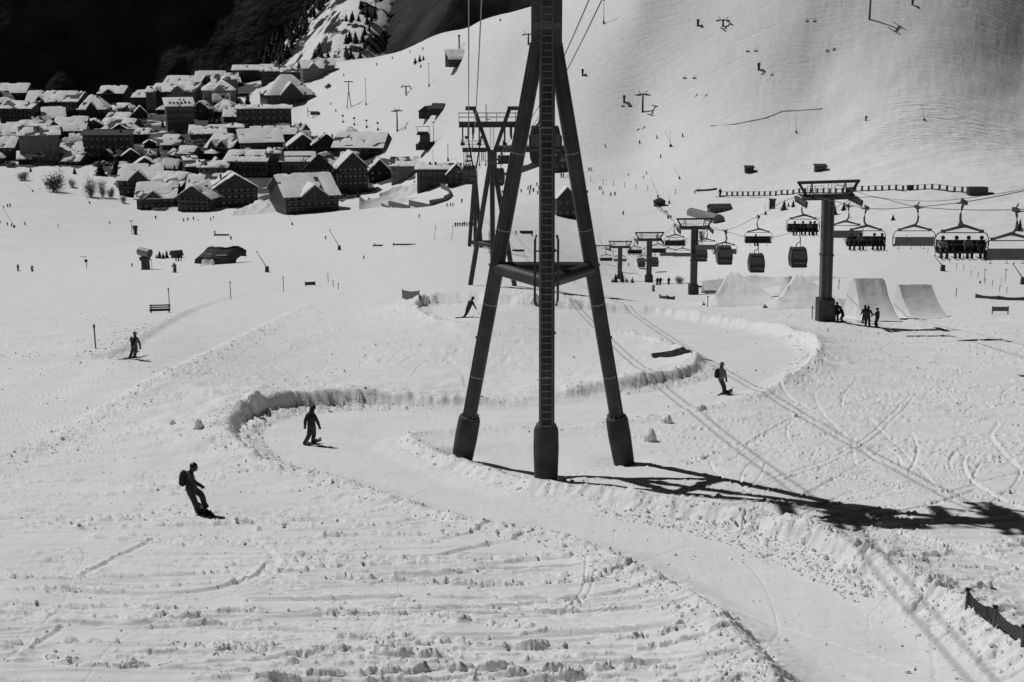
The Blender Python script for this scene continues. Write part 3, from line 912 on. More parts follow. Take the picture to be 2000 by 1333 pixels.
    for yy in (-.42, .42):
        rr = MB()
        for z in (.5, .95): rr.bar((-4, yy, ZJ + 5.06 + z), (4, yy, ZJ + 5.06 + z), .045)
        rr.obj('rail', M['steel2'], rail)
        for k in range(8): MB().bar((-4 + k * 8 / 7, yy, ZJ + 5.06), (-4 + k * 8 / 7, yy, ZJ + 6.03), .05).obj('post', M['steel2'], rail)
    MB().box((-.7, 0, ZJ + 6.0), (.10, .10, 1.9)).box((-.45, 0, ZJ + 5.3), (.6, .08, .08)).obj('antenna', M['steel'], t)
    for sx in (-1, 1):
        bat = thing_part('sheave_battery', t)
        fr = MB()
        for xx in (2.3, 2.85):
            fr.bar((sx * xx, -2.6, ZJ + 3.72), (sx * xx, 2.6, ZJ + 3.72), .20)
            for yy in (-1.4, 1.4): fr.bar((sx * xx, yy, ZJ + 4.0), (sx * xx, yy, ZJ + 3.4), .2)
            fr.box((sx * xx, 0, ZJ + 4.1), (.25, 2.6, .75))
        fr.obj('beam', M['steel'], bat)
        for xx in (1.55, 3.55):                    # maintenance cradles hung either side
            cr = MB()
            for yy in (-1.2, 1.2): cr.bar((sx * xx, yy, ZJ + 4.5), (sx * xx, yy, ZJ + 2.55), .16)
            cr.box((sx * xx, 0, ZJ + 2.6), (.5, 3.0, .14)).box((sx * (xx + (.2 if xx > 2 else -.2)), 0, ZJ + 2.85), (.08, 2.9, .3))
            cr.obj('cradle', M['steel'], bat)
        for xx in (2.3, 2.85):
            for k in range(6):
                y0 = -2.4 + k * .96
                MB().tube([(sx * xx - .07, y0, ZJ + 3.55), (sx * xx + .07, y0, ZJ + 3.55)], .27, 12).obj('sheave', M['rubber'], bat)
    t.scale = (wsc, wsc, sc)
    return t
mat_ped = M['concrete']
def thing_part(name, parent, loc=(0, 0, 0), rot=(0, 0, 0)):
    """a part made of several sub-parts: a small plate mesh carries them"""
    o = bpy.data.objects.new(name, None); o.empty_display_size = .1
    o.location = loc; o.rotation_euler = rot
    return link(o, parent)

b1 = P(907, 889, 50.3); b1r = P(1213, 897, 50.3)
T1 = Vector(((b1.x + b1r.x) / 2, 48.63, (b1.z + b1r.z) / 2))
ff = P(1069, 927, 45.3)
tower(T1, 'tall dark tripod lift tower in the foreground with ladder on its front leg', 0, 1.0, True, ff.z - T1.z)
b2 = P(962, 578, 157); b3 = P(929, 580, 262)
b2 = b2 - Vector((0, 0, 2.2))
tower(b2, 'second tripod tower of the cableway with whole crossarm and railing in view', .03, 1.09, True, lr=.31)
tower(b3, 'third tripod tower, far off and partly hidden behind the second tower', .03, 1.42, False, wsc=.62, lr=.62)

# ropes: two per side
def sag(p, q, s, n=14):
    return [p.lerp(q, i / n) - Vector((0, 0, s * 4 * (i / n) * (1 - i / n))) for i in range(n + 1)]
ZR = 20.0
TW = [T1, Vector(b2), Vector(b3)]
rope_names = {(-1, 2.85): 'outer rope of the valley side of the cableway', (-1, 2.3): 'inner rope of the valley side of the cableway',
              (1, 2.3): 'inner rope of the slope side of the cableway', (1, 2.85): 'outer rope of the slope side of the cableway'}
ROPE = {}
for (sx, off), lab in rope_names.items():
    pts = []
    knots = [Vector((T1.x + sx * off + 3, -70, T1.z + ZR + 9))] + [Vector((w.x + sx * off * (.62 if i == 2 else 1), w.y, w.z + (ZR, ZR * 1.09, 28.8)[i])) for i, w in enumerate(TW)]
    far_ = P(905, 330, 420)
    knots.append(Vector((far_.x + sx * off, 420, far_.z)))
    for a, c, s in zip(knots[:-1], knots[1:], (1.2, 1.6, 1.6, 2.0)):
        pts += sag(a, c, s)[: -1]
    pts.append(knots[-1])
    ROPE[(sx, off)] = pts
    tag(MB().tube(pts, .032, 6).obj('cableway_rope', M['steel2']), 'steel ' + lab, 'rope', 'ropes of the cableway')

# big cabins of the cableway
def big_cabin(p, label, rz=0, sgn=''):
    t = thing('cableway_cabin', label, 'cable car', p, rz, 'large cabins on the cableway')
    H0 = -1.7                                      # roof under the ropes
    prof = [(-.86, 0), (.86, 0), (1.02, -.7), (1.05, -1.3), (.98, -2.05), (.86, -2.3), (-.86, -2.3), (-.98, -2.05), (-1.05, -1.3), (-1.02, -.7)]
    MB().prism([(x, z + H0) for x, z in prof][::-1], -1.25, 1.25).obj('body', M['plastic'], t)
    for y in (-1.255, 1.255):
        for x in (-.5, .5): MB().box((x, y, H0 - .78), (.86, .02, .82)).obj('window', M['glass'], t)
    for sx in (-1, 1):
        for y in (-.6, .6): MB().box((sx * 1.045, y, H0 - .95), (.02, 1.0, .7)).obj('window', M['glass'], t)
        MB().box((sx * .55, 0, H0 + .06), (.12, 2.3, .12)).obj('roof_rail', M['steel'], t)
    MB().box((0, -1.27, H0 - 1.45), (1.9, .05, .12)).obj('bumper', M['steel2'], t)
    MB().box((.45, -1.275, H0 - 1.75), (.55, .02, .12)).obj('sign', M['galv'], t)
    MB().box((0, 0, H0 - 2.4), (1.5, 2.0, .22)).obj('underframe', M['steel'], t)
    hg = MB()
    for sx in (-1, 1):
        hg.tube([(sx * .28, 0, .0), (sx * .28, 0, -.9), (sx * .5, 0, H0 + .05)], .055, 6)
    hg.box((0, 0, -.9), (.7, .3, .16)).box((0, 0, -.25), (.75, .9, .22))
    hg.obj('hanger', M['steel'], t)
    return t
def along(side, Y):
    a, c = ROPE[(side, 2.3)], ROPE[(side, 2.85)]
    out = []
    for pts in (a, c):
        for p, q in zip(pts[:-1], pts[1:]):
            if p.y <= Y < q.y or q.y <= Y < p.y:
                out.append(p.lerp(q, (Y - p.y) / (q.y - p.y))); break
    return (out[0] + out[1]) / 2
big_cabin(along(1, 92), 'large dark cabin hanging just behind the front tower legs').scale = (1.1, 1.1, 1.05)
big_cabin(along(-1, 186), 'cable car cabin hanging just past the second tower, larger of the two')
big_cabin(along(-1, 250), 'small distant cable car cabin left of the second tower legs')
big_cabin(along(1, 196), 'cable car cabin half hidden by the left leg of the front tower')

# ------------------------------------------------------------------ chairlift with chairs and gondola cabins
LX = lambda Y: 32.3 - (Y - 115) * .0175            # centre line of the lift
def pylon(px, py, Y, top_py, label, tilt=0.0, seen=True):
    p = P(px, py, Y)
    top = P(px, top_py, Y)
    H = (top - p).length
    t = thing('chairlift_pylon', label, 'lift pylon', p, 0, 'chairlift pylons', rot=(0, tilt, 0))
    hb = H - 1.35
    MB().box((0, 0, .35), (1.45, 1.5, 2.7)).obj('footing', M['concrete'], t)
    post = MB(); post.box((0, 0, hb / 2 + .6), (1.0, .9, hb - 1.2))
    po = post.obj('post', M['steel2'], t)
    for sx in (-.30, .30): MB().box((sx, -.47, hb / 2 + .8), (.10, .05, hb - 1.8)).obj('rib', M['steel'], po)
    MB().box((0, 0, hb * .52), (1.14, 1.04, .16)).obj('flange', M['steel'], po)
    MB().box((0, 0, hb), (4.6, .55, .50)).obj('crossarm', M['steel'], t)
    MB().box((0, 0, H + .0), (5.6, .26, .26)).obj('top_beam', M['steel'], t)
    for sx in (-1, 1):
        MB().bar((sx * 2.65, 0, H - .05), (sx * 1.95, 0, hb + .1), .22).obj('strut', M['steel'], t)
        MB().tube([(sx * 1.5, 0, H - .05), (sx * 1.32, 0, hb + .1)], .05, 5).tube([(sx * 1.5, 0, H - .05), (sx * 1.75, 0, hb + .1)], .05, 5).obj('brace', M['steel'], t)
        bat = thing_part('sheave_battery', t, (sx * 2.45, 0, hb - .25))
        MB().box((0, 0, 0), (.22, 4.6, .3)).box((sx * -.35, 0, .32), (.5, 3.6, .06)).obj('beam', M['steel'], bat)
        for k in range(6): MB().tube([(-.06, -2.1 + k * .84, -.22), (.06, -2.1 + k * .84, -.22)], .22, 10).obj('sheave', M['rubber'], bat)
        rl = MB()
        for z in (.55, 1.0): rl.bar((sx * .5, -.35, hb + .25 + z * .8), (sx * 2.0, -.35, hb + .25 + z * .8), .04)
        for x in (.5, 1.25, 2.0): rl.bar((sx * x, -.35, hb + .2), (sx * x, -.35, hb + 1.05), .04)
        rl.obj('railing', M['steel2'], t)
    ld = thing_part('ladder', t)
    for sx in (-.16, .16): MB().bar((sx, -.55, 1.6), (sx, -.55, H + .1), .04).obj('rail', M['steel'], ld)
    if seen:
        for k in range(int((H - 2) / .5)): inst('rung', RUNG, ld, (0, -.55, 1.8 + k * .5))
    return t, p, hb
PY = [pylon(1611, 618, 115.5, 356, 'nearest chairlift pylon, standing beside four skiers', -.03),
      pylon(1354, 578, 193, 428, 'second chairlift pylon, with dark footing clear of any trees', -.012),
      pylon(1267, 555, 243, 455, 'third chairlift pylon from the near end, beside a group of standing people', -.008, False),
      pylon(1210, 552, 301, 472, 'fourth chairlift pylon, rising from a row of small conifers', 0, False),
      pylon(1174, 545, 362, 480, 'fifth chairlift pylon, mostly hidden behind the right tower leg', 0, False)]
pf = P(1124, 478, 470)
PY.append(pylon(1124, 478, 470, 405, 'farthest chairlift pylon, in front of the dark gabled lift hut', 0, False))

def chair_parts():
    """six-seat chair seen from the front; origin at the grip, faces -y"""
    b = {}
    b['grip'] = (MB().box((0, 0, .02), (.22, .75, .26)).tube([(-.12, -.3, .1), (-.3, -.42, .34)], .06, 6).box((-.2, .1, -.06), (.5, .09, .07)).mesh('grip', M['steel']))
    b['hanger'] = MB().tube([(-.02, 0, 0), (-.10, 0, -.35), (-.16, 0, -.8), (-.14, 0, -1.15), (.0, 0, -1.4), (.22, 0, -1.52)], [.085, .08, .075, .08, .09, .1], 8).mesh('hanger', M['steel2'], True)
    b['spreader'] = (MB().tube([(-1.15, 0, -1.82), (-.1, 0, -1.55), (.2, 0, -1.50)], [.075, .11, .12], 6).tube([(1.25, 0, -1.82), (.6, 0, -1.62), (.2, 0, -1.5)], [.075, .10, .12], 6)
                     .box((-1.18, 0, -1.84), (.26, .2, .2)).box((1.27, 0, -1.84), (.26, .2, .2)).tube([(-1.15, 0, -1.93), (1.25, 0, -1.93)], .035, 6).mesh('spreader', M['steel2'], True))
    for nm, sx, cx in (('side_frame', -1, -1.2), ('side_frame', 1, 1.28)):
        x = sx * 1.72 + .04
        b[nm + str(sx)] = MB().tube([(cx, 0, -1.86), (x - sx * .15, 0, -2.0), (x, -.02, -2.3), (x, -.05, -2.7), (x - sx * .04, -.1, -2.95), (x - sx * .12, -.25, -3.18), (x - sx * .16, .1, -3.2)], .035, 6).mesh('side_frame', M['steel'])
    back = MB().box((.04, .12, -2.78), (3.16, .07, .74), rx=-.12).mesh('backrest', [M['seatback']])
    front = MB().box((.04, .075, -2.78), (3.1, .03, .70), rx=-.12).mesh('back_cushion', M['seat'])
    b['backrest'] = back; b['back_cushion'] = front
    b['seat'] = MB().box((.04, -.18, -3.12), (3.16, .55, .12), rx=.08).mesh('seat', M['seat'])
    fr = MB().tube([(-1.55, -.55, -2.62), (1.62, -.55, -2.62)], .022, 5)
    for x in (-1.55, 1.62): fr.tube([(x, -.55, -2.62), (x, .08, -2.35)], .022, 5)
    for k in range(3):
        x = -1.0 + k * 1.04
        fr.tube([(x, -.55, -2.62), (x, -.58, -3.5)], .018, 5).tube([(x - .13, -.6, -3.5), (x + .13, -.6, -3.5)], .018, 5)
    b['safety_bar'] = fr.mesh('safety_bar', M['steel2'])
    return b
CH = chair_parts()
def chair(p, label, facing=True, full=True):
    t = thing('chairlift_chair', label, 'chairlift chair', p, 0 if facing else PI, 'six seat chairs on the chairlift')
    for k, m in CH.items():
        n = k.rstrip('-1')
        if n == 'back_cushion': continue
        o = inst(n, m, t)
        if n == 'backrest': inst('back_cushion', CH['back_cushion'], o)
    return t
CHAIRS = []
# px, py of the grip, distance, facing us, label
for px, py, Y, fc, lab in [
    (1883, 396, 81, True, 'chair carrying four skiers, closest of the occupied chairs'),
    (1984, 411, 80, False, 'empty chair seen from behind, cut off by the picture edge'),
    (1693, 407, 108, True, 'chair carrying four skiers just right of the nearest pylon'),
    (1791, 405, 103, False, 'empty chair seen from behind, between two full chairs'),
    (1570, 392, 131, True, 'chair with four riders close on the left of the nearest pylon'),
    (1656, 403, 126, False, 'empty chair seen from behind, tucked against the nearest pylon'),
    (1482, 424, 156, True, 'chair with one rider, above a hanging gondola cabin'),
    (1319, 440, 198, True, 'empty chair left of the second pylon, over two lower chairs'),
    (1380, 447, 190, False, 'empty chair half hidden behind the second pylon'),
    (1285, 462, 250, True, 'dark chair touching the third pylon on its right side'),
    (1306, 470, 254, False, 'left of the two pale empty chairs hanging side by side'),
    (1334, 470, 246, False, 'right of the two pale empty chairs hanging side by side'),
    (1240, 468, 287, True, 'occupied chair between the fourth and third pylons'),
    (1418, 453, 178, False, 'empty chair mostly hidden behind a lettered gondola cabin'),
    (1212, 487, 320, False, 'pale empty chair crossing the fourth pylon'),
    (1184, 486, 330, True, 'dark chair beside the right leg of the front tower'),
    (1115, 412, 470, False, 'tiny chair by the farthest pylon, seen between the tower legs'),
    (1258, 486, 300, False, 'pale empty chair low between the fourth and third pylons')]:
    CHAIRS.append((chair(P(px, py, Y), lab, fc), P(px, py, Y), fc))

def text_mesh(s, size, m):
    cu = bpy.data.curves.new('lettering', 'FONT')
    cu.body = s; cu.size = size; cu.align_x = 'CENTER'; cu.align_y = 'CENTER'; cu.extrude = .006; cu.resolution_u = 2; cu.shear = .2
    o = bpy.data.objects.new('tmp', cu); C.objects.link(o)
    dg = bpy.context.evaluated_depsgraph_get()
    me = bpy.data.meshes.new_from_object(o.evaluated_get(dg))
    bpy.data.objects.remove(o); bpy.data.curves.remove(cu)
    me.materials.clear(); me.materials.append(m)
    return me
LETTER = text_mesh('2 Les Alpes', .30, mat('lettering_paint', .4, .6))
def gondola_parts():
    b = {}
    prof = [(-.80, 0), (.80, 0), (.92, -.55), (1.0, -1.15), (.92, -1.75), (.80, -2.15), (-.80, -2.15), (-.92, -1.75), (-1.0, -1.15), (-.92, -.55)]
    b['body'] = MB().prism([(x, z - 2.1) for x, z in prof][::-1], -.95, .95).mesh('body', M['plastic'])
    b['roof'] = MB().box((0, 0, -2.07), (1.5, 1.8, .09)).box((-.72, 0, -2.0), (.12, 1.6, .12)).box((.72, 0, -2.0), (.12, 1.6, .12)).mesh('roof', M['steel'])
    b['bumper'] = MB().box((0, 0, -4.2), (1.7, 1.95, .14)).box((.82, -.8, -4.1), (.28, .3, .2)).mesh('bumper', M['steel'])
    b['hanger'] = MB().tube([(0, 0, 0), (.1, 0, -.5), (.2, 0, -1.0), (.1, 0, -1.35), (-.25, 0, -1.55), (-.3, 0, -2.05)], .06, 6).tube([(.2, 0, -1.0), (.3, 0, -2.05)], .045, 5).mesh('hanger', M['steel'])
    b['grip'] = MB().box((0, 0, .02), (.2, .7, .22)).box((-.15, .1, .14), (.4, .1, .08)).mesh('grip', M['steel'])
    b['window'] = MB().box((0, 0, 0), (1.62, .02, .95)).mesh('window', M['glass'])
    b['side_window'] = MB().box((0, 0, 0), (.02, 1.6, .85), rx=0).mesh('side_window', M['glass'])
    b['ski_rack'] = MB().box((0, 0, 0), (.10, .9, .5)).mesh('ski_rack', M['steel2'])
    return b
GP = gondola_parts()
def gondola(px, py, Y, label, letters=True):
    p = P(px, py, Y)
    t = thing('gondola_cabin', label, 'gondola', p, 0, 'gondola cabins on the chairlift rope')
    for k in ('body', 'roof', 'bumper', 'hanger', 'grip'): inst(k, GP[k], t)
    for y in (-.962, .962): inst('window', GP['window'], t, (0, y, -2.72))
    for sx in (-1, 1):
        inst('side_window', GP['side_window'], t, (sx * .95, 0, -2.8), (0, sx * -.16, 0))
    inst('ski_rack', GP['ski_rack'], t, (1.02, 0, -3.55))
    if letters: inst('lettering', LETTER, t, (0, -.975, -3.72), (PI / 2, 0, 0))
for a in [(1561, 452, 152, 'lettered gondola cabin hanging left of the nearest pylon'),
          (1479, 467, 164, 'lower gondola cabin hanging under the chair with one rider'),
          (1416, 452, 165, 'gondola cabin with the clearest lettering, right of the second pylon'),
          (1369, 455, 192, 'gondola cabin touching the right side of the second pylon'),
          (1253, 490, 330, 'small gondola cabin left of the third pylon'),
          (1279, 488, 322, 'small gondola cabin right of the third pylon'),
          (1197, 491, 350, 'small gondola cabin left of the fourth pylon', False),
          (1135, 473, 430, 'tiny gondola cabin seen between the tower legs', False),
          (1175, 478, 400, 'tiny gondola cabin behind the right tower leg', False)]:
    gondola(*a)

# haul ropes of the chairlift, through the grips
def spline(pts, n=8):
    out = []
    q = [pts[0]] + pts + [pts[-1]]
    for i in range(1, len(q) - 2):
        a, b, c, d = q[i - 1], q[i], q[i + 1], q[i + 2]
        for k in range(n):
            t = k / n
            out.append(.5 * ((2 * b) + (-a + c) * t + (2 * a - 5 * b + 4 * c - d) * t * t + (-a + 3 * b - 3 * c + d) * t ** 3))
    return out + [pts[-1]]
lp = [(2080, 352, 62), (2000, 373, 68), (1882, 395, 81), (1780, 405, 94), (1692, 407, 108), (1560, 385, 119.5), (1480, 423, 156), (1413, 450, 178), (1330, 438, 195), (1290, 460, 235), (1245, 461, 244), (1225, 470, 295), (1190, 478, 303), (1160, 484, 362), (1117, 416, 470)]
rp = [(2080, 404, 62), (1984, 410, 80), (1880, 410, 90), (1790, 404, 103), (1671, 388, 119), (1560, 450, 152), (1479, 466, 164), (1415, 452, 178), (1384, 446, 195), (1333, 469, 235), (1291, 461, 244), (1253, 488, 300), (1230, 478, 303), (1187, 486, 362), (1131, 416, 470)]
tag(MB().tube(spline([P(*a) for a in lp]), .03, 5).obj('haul_rope', M['steel2']), 'haul rope carrying the chairs that face the camera', 'rope', 'ropes of the chairlift')
tag(MB().tube(spline([P(*a) for a in rp]), .03, 5).obj('haul_rope', M['steel2']), 'haul rope carrying the empty chairs seen from behind', 'rope', 'ropes of the chairlift')
tag(MB().tube(spline([P(1627, 357, 115.5), P(1700, 383, 105), P(1800, 393, 92), P(1900, 386, 80), P(2080, 356, 64)]), .018, 5).obj('signal_cable', M['steel2']), 'thin signal cable sagging right from the top of the nearest pylon', 'cable')
# ------------------------------------------------------------------ people
def skin(joints, edges, mats, face_mat, sub=1, name='person'):
    """one continuous body grown over a skeleton: joints name -> (co, radius); face_mat(nearest bone index) -> material slot"""
    names = list(joints)
    ix = {n: i for i, n in enumerate(names)}
    me = bpy.data.meshes.new('sk')
    me.from_pydata([tuple(joints[n][0]) for n in names], [(ix[a], ix[b]) for a, b in edges], [])
    o = bpy.data.objects.new('sk', me); C.objects.link(o)
    o.modifiers.new('s', 'SKIN')
    for i, n in enumerate(names):
        r = joints[n][1]
        me.skin_vertices[0].data[i].radius = (r, r) if not isinstance(r, tuple) else r
        me.skin_vertices[0].data[i].use_root = (n == 'pelvis')
    sd = o.modifiers.new('d', 'SUBSURF'); sd.levels = sub; sd.render_levels = sub
    dg = bpy.context.evaluated_depsgraph_get()
    out = bpy.data.meshes.new_from_object(o.evaluated_get(dg))
    bpy.data.objects.remove(o); bpy.data.meshes.remove(me)
    out.name = name
    out.materials.clear()
    for m in mats: out.materials.append(m)
    seg = [(Vector(joints[a][0]), Vector(joints[b][0]), b) for a, b in edges]
    for p in out.polygons:
        c = p.center
        best, bn = 1e9, None
        for a, b, n in seg:
            e = b - a
            t = max(0, min(1, (c - a).dot(e) / (e.length_squared + 1e-9)))
            d = (c - a - e * t).length
            if d < best: best, bn = d, n
        p.material_index = face_mat(bn)
        p.use_smooth = True
    return out
EDGES = [('pelvis', 'spine'), ('spine', 'chest'), ('chest', 'neck'), ('neck', 'head'), ('head', 'crown'),
         ('chest', 'shoulder1'), ('shoulder1', 'elbow1'), ('elbow1', 'wrist1'), ('wrist1', 'palm1'),
         ('chest', 'shoulder2'), ('shoulder2', 'elbow2'), ('elbow2', 'wrist2'), ('wrist2', 'palm2'),
         ('pelvis', 'hip1'), ('hip1', 'knee1'), ('knee1', 'ankle1'), ('ankle1', 'toe1'),
         ('pelvis', 'hip2'), ('hip2', 'knee2'), ('knee2', 'ankle2'), ('ankle2', 'toe2')]
RAD = dict(pelvis=.175, spine=.18, chest=.195, neck=.085, head=.105, crown=.09, shoulder=.115, elbow=.085, wrist=.062, palm=.05, hip=.145, knee=.112, ankle=.10, toe=.06)
def slot(n):
    if n.startswith(('head', 'crown')): return 3
    if n.startswith(('hip', 'knee', 'ankle')): return 1
    if n.startswith(('toe', 'palm')): return 2
    return 0
def body(J, mats, sub=1):
    j = {k: (Vector(v), RAD[k.rstrip('12')]) for k, v in J.items()}
    return skin(j, EDGES, mats, slot, sub)
def stand(lean=(0, 0), hands=((-.32, .15, .95), (.32, .15, .95)), feet=((-.16, 0, .08), (.16, 0, .08)), knee=.06, h=1.0, turn=0):
    """standing joints, facing +y; lean shifts the upper body"""
    J = {}
    hz = .92 - knee * .8
    J['pelvis'] = Vector((lean[0] * .45, lean[1] * .2 - knee * .4, hz)); J['spine'] = Vector((lean[0] * .7, lean[1] * .5 - knee * .2, hz + .22)); J['chest'] = Vector((lean[0] * .9, lean[1] * .8, hz + .45))
    J['neck'] = Vector((lean[0], lean[1], hz + .60)); J['head'] = Vector((lean[0], lean[1] * 1.1 + .02, hz + .74)); J['crown'] = Vector((lean[0], lean[1] * 1.12 + .02, hz + .84))
    for i, s in ((1, -1), (2, 1)):
        sh = J['chest'] + Vector((s * .20, 0, .07)); hd = Vector(hands[i - 1])
        J['shoulder%d' % i] = sh
        mid = (sh + hd) / 2 + Vector((s * .07, -.06, -.02))
        J['elbow%d' % i] = mid; J['wrist%d' % i] = hd; J['palm%d' % i] = hd + (hd - mid).normalized() * .09
        ft = Vector(feet[i - 1]); hp = J['pelvis'] + Vector((s * .10, 0, -.05))
        J['hip%d' % i] = hp; J['knee%d' % i] = (hp + ft) / 2 + Vector((0, .05 + knee, .0)); J['ankle%d' % i] = ft; J['toe%d' % i] = ft + Vector((s * .03, .17, -.03))
    return {k: v * h for k, v in J.items()}
SUIT = dict(black=[M['black'], M['dark'], M['plastic'], M['plastic']], dark=[M['dark'], M['black'], M['rubber'], M['plastic']],
            grey=[M['grey'], M['dark'], M['rubber'], M['dark']], pale=[M['pale'], M['dark'], M['rubber'], M['dark']])
def glove(t, J, i):
    """five fingers curling from the palm"""
    w, p = Vector(J['wrist%d' % i]), Vector(J['palm%d' % i])
    d = (p - w).normalized()
    sd = d.cross(Vector((0, 1, 0.1))).normalized(); n = sd.cross(d)
    g = MB()
    g.tube([w, w + d * .05, p + d * .01], [.046, .05, .046], 8)
    for k in range(4):
        o = p + sd * (-.036 + .024 * k)
        L = (.075, .09, .085, .065)[k]
        g.tube([o, o + d * L * .5 + n * .008, o + d * L * .8 + n * .03], [.016, .015, .011], 6)
    o = w + d * .05 + sd * -.04
    g.tube([o, o - sd * .035 + d * .035, o - sd * .035 + d * .075 + n * .01], [.017, .015, .011], 6)
    g.obj('glove', M['rubber'], t, True)
def head_gear(t, J, helmet, face=Vector((0, 1, 0)), hair=False):
    c = (Vector(J['head']) + Vector(J['crown'])) / 2
    f = face.normalized(); s = f.cross(Vector((0, 0, 1))).normalized()
    b = MB()
    rows_ = []
    for k in range(6):
        a = PI / 2 - k * .38
        rows_.append([c + Vector((math.cos(q) * math.cos(a) * .135, math.sin(q) * math.cos(a) * .145, math.sin(a) * .14 + .01)) for q in [2 * PI * j / 12 for j in range(13)]])
    b.grid(rows_)
    b.obj('helmet', helmet, t, True)
    g = MB(); pts = [c + f * .118 * math.cos(a) + s * .118 * math.sin(a) + Vector((0, 0, -.01)) for a in (-.9, -.45, 0, .45, .9)]
    g.tube(pts, .034, 6); g.obj('goggles', M['glass'], t, True)
    fc = MB(); fc.tube([c + f * .07 + Vector((0, 0, -.05)), c + f * .085 + Vector((0, 0, -.085)), c + f * .05 + Vector((0, 0, -.13))], [.05, .052, .035], 8)
    fc.tube([c + f * .11 + Vector((0, 0, -.035)), c + f * .14 + Vector((0, 0, -.065))], [.008, .014], 6)
    fc.obj('face', M['skin'], t, True)
    if hair:
        MB().tube([c - f * .09, c - f * .13 + Vector((0, 0, -.14)), c - f * .12 + Vector((0, 0, -.34)), c - f * .08 + Vector((0, 0, -.45))], [.10, .115, .10, .03], 8).obj('hair', M['black'], t, True)
def backpack(t, J, back, m, w=.32):
    c = (Vector(J['chest']) + Vector(J['spine'])) / 2 + back * .22
    s = back.cross(Vector((0, 0, 1))).normalized()
    up = (Vector(J['neck']) - Vector(J['spine'])).normalized()
    b = MB(); rowsv = []
    for k, (z, q) in enumerate(((-.26, .35), (-.2, .85), (0, 1.0), (.16, .9), (.26, .45))):
        rowsv.append([c + up * z + (s * math.cos(a) * w / 2 + back * math.sin(a) * .14) * q for a in [2 * PI * j / 10 for j in range(11)]])
    b.grid(rowsv); b.add(rowsv[0][:-1][::-1], [tuple(range(10))]); b.add(rowsv[-1][:-1], [tuple(range(10))])
    o = b.obj('backpack', m, t, True)
    for q in (-.12, .12):
        MB().tube([c + up * .2 + s * q, Vector(J['chest']) + up * .16 + s * q, Vector(J['chest']) - back * .17 + s * q, c - up * .2 + s * q], .018, 5).obj('strap', m, o)
def snowboard(p, rz, label, rx=0.0, L=1.55, tilt=0.0):
    b = MB(); rowsv = []
    for k in range(13):
        u = k / 12 * 2 - 1
        w = .14 - .018 * (1 - abs(u)) if abs(u) < .85 else .14 * math.sqrt(max(.02, 1 - ((abs(u) - .85) / .15) ** 2))
        z = .0 if abs(u) < .82 else .10 * ((abs(u) - .82) / .18) ** 1.6
        rowsv.append([(u * L / 2, -w, z), (u * L / 2, w, z), (u * L / 2, w, z + .018), (u * L / 2, -w, z + .018), (u * L / 2, -w, z)])
    b.grid(rowsv)
    t = thing('snowboard', label, 'snowboard', p, 0, 'snowboards', rot=(rx, tilt, rz))
    b.obj('deck', M['rubber'], t)
    for u in (-.26, .26): MB().box((u, 0, .045), (.14, .24, .05)).box((u, -.12, .12), (.12, .03, .16)).obj('binding', M['rubber'], t)
    return t
def px_pose(px, py, spec, depth):
    """joints from pixel offsets at the person's distance: name -> (dx, dy, metres away from the camera)"""
    g = ground(px, py); s = scale_at(g)
    return g, {k: Vector(((x - px) / s, d, (py - y) / s)) for k, (x, y, d) in spec.items()}
def person(g, J, suit, label, helmet=None, face=Vector((0, 1, 0)), fine=True, hair=False, rz=0.0, group=None, sub=1):
    t = thing('person', label, 'person', g, rz, group)
    inst('body', body(J, SUIT[suit], sub), t)
    if fine:
        glove(t, J, 1); glove(t, J, 2)
        head_gear(t, J, helmet or M['plastic'], face, hair)
    return t
def pole(a, b, label):
    t = thing('ski_pole', label, 'ski pole', b, 0, 'ski poles')
    d = Vector(a) - Vector(b)
    MB().tube([(0, 0, 0), d], .011, 5).obj('shaft', M['steel'], t)
    MB().tube([d * .88, d * 1.03], .021, 6).obj('handle', M['rubber'], t)
    u = d.normalized()
    MB().tube([u * .06, u * .075], .055, 8).obj('basket', M['rubber'], t)
SKI = None
def ski_mesh(L=1.65):
    b = MB(); rowsv = []
    for k in range(9):
        u = k / 8
        w = .045 if u < .88 else .045 * (1 - (u - .88) / .13)
        z = 0 if u < .85 else .14 * ((u - .85) / .15) ** 1.5
        y = -.75 + u * L
        rowsv.append([(-w, y, z), (w, y, z), (w, y, z + .02), (-w, y, z + .02), (-w, y, z)])
    b.grid(rowsv); b.box((0, -.02, .05), (.07, .32, .06))
    return b.mesh('ski', M['plastic'])
SKI = ski_mesh()
def ski(p, rz, label, rx=0.0):
    o = inst('ski', SKI, None, p, (rx, 0, rz))
    return tag(o, label, 'ski', 'skis')

# boarder in black with a rucksack, lower left
g, J = px_pose(402, 1000, dict(pelvis=(378, 952, .0), spine=(374, 941, .0), chest=(373, 929, .03), neck=(377, 919, .05), head=(382, 911, .06), crown=(383, 906, .06),
    shoulder1=(369, 929, .22), elbow1=(362, 941, .30), wrist1=(368, 955, .30), palm1=(371, 959, .28), shoulder2=(379, 929, -.14), elbow2=(389, 935, -.28), wrist2=(399, 939, -.30), palm2=(403, 942, -.30),
    hip1=(378, 957, .12), knee1=(393, 969, .22), ankle1=(397, 993, .24), toe1=(406, 995, .22), hip2=(376, 958, -.10), knee2=(385, 975, -.20), ankle2=(391, 998, -.24), toe2=(400, 1000, -.26)), 0)
t = person(g, J, 'black', 'snowboarder in black with rucksack leaning back on rough snow, nearest of all', M['plastic'], Vector((1, -.2, -.25)))
backpack(t, J, Vector((-.93, .15, .2)).normalized(), M['black'])
snowboard(g + Vector((.02, -.1, .03)), -1.0, 'black snowboard under the boarder with rucksack on the rough snow', .1)
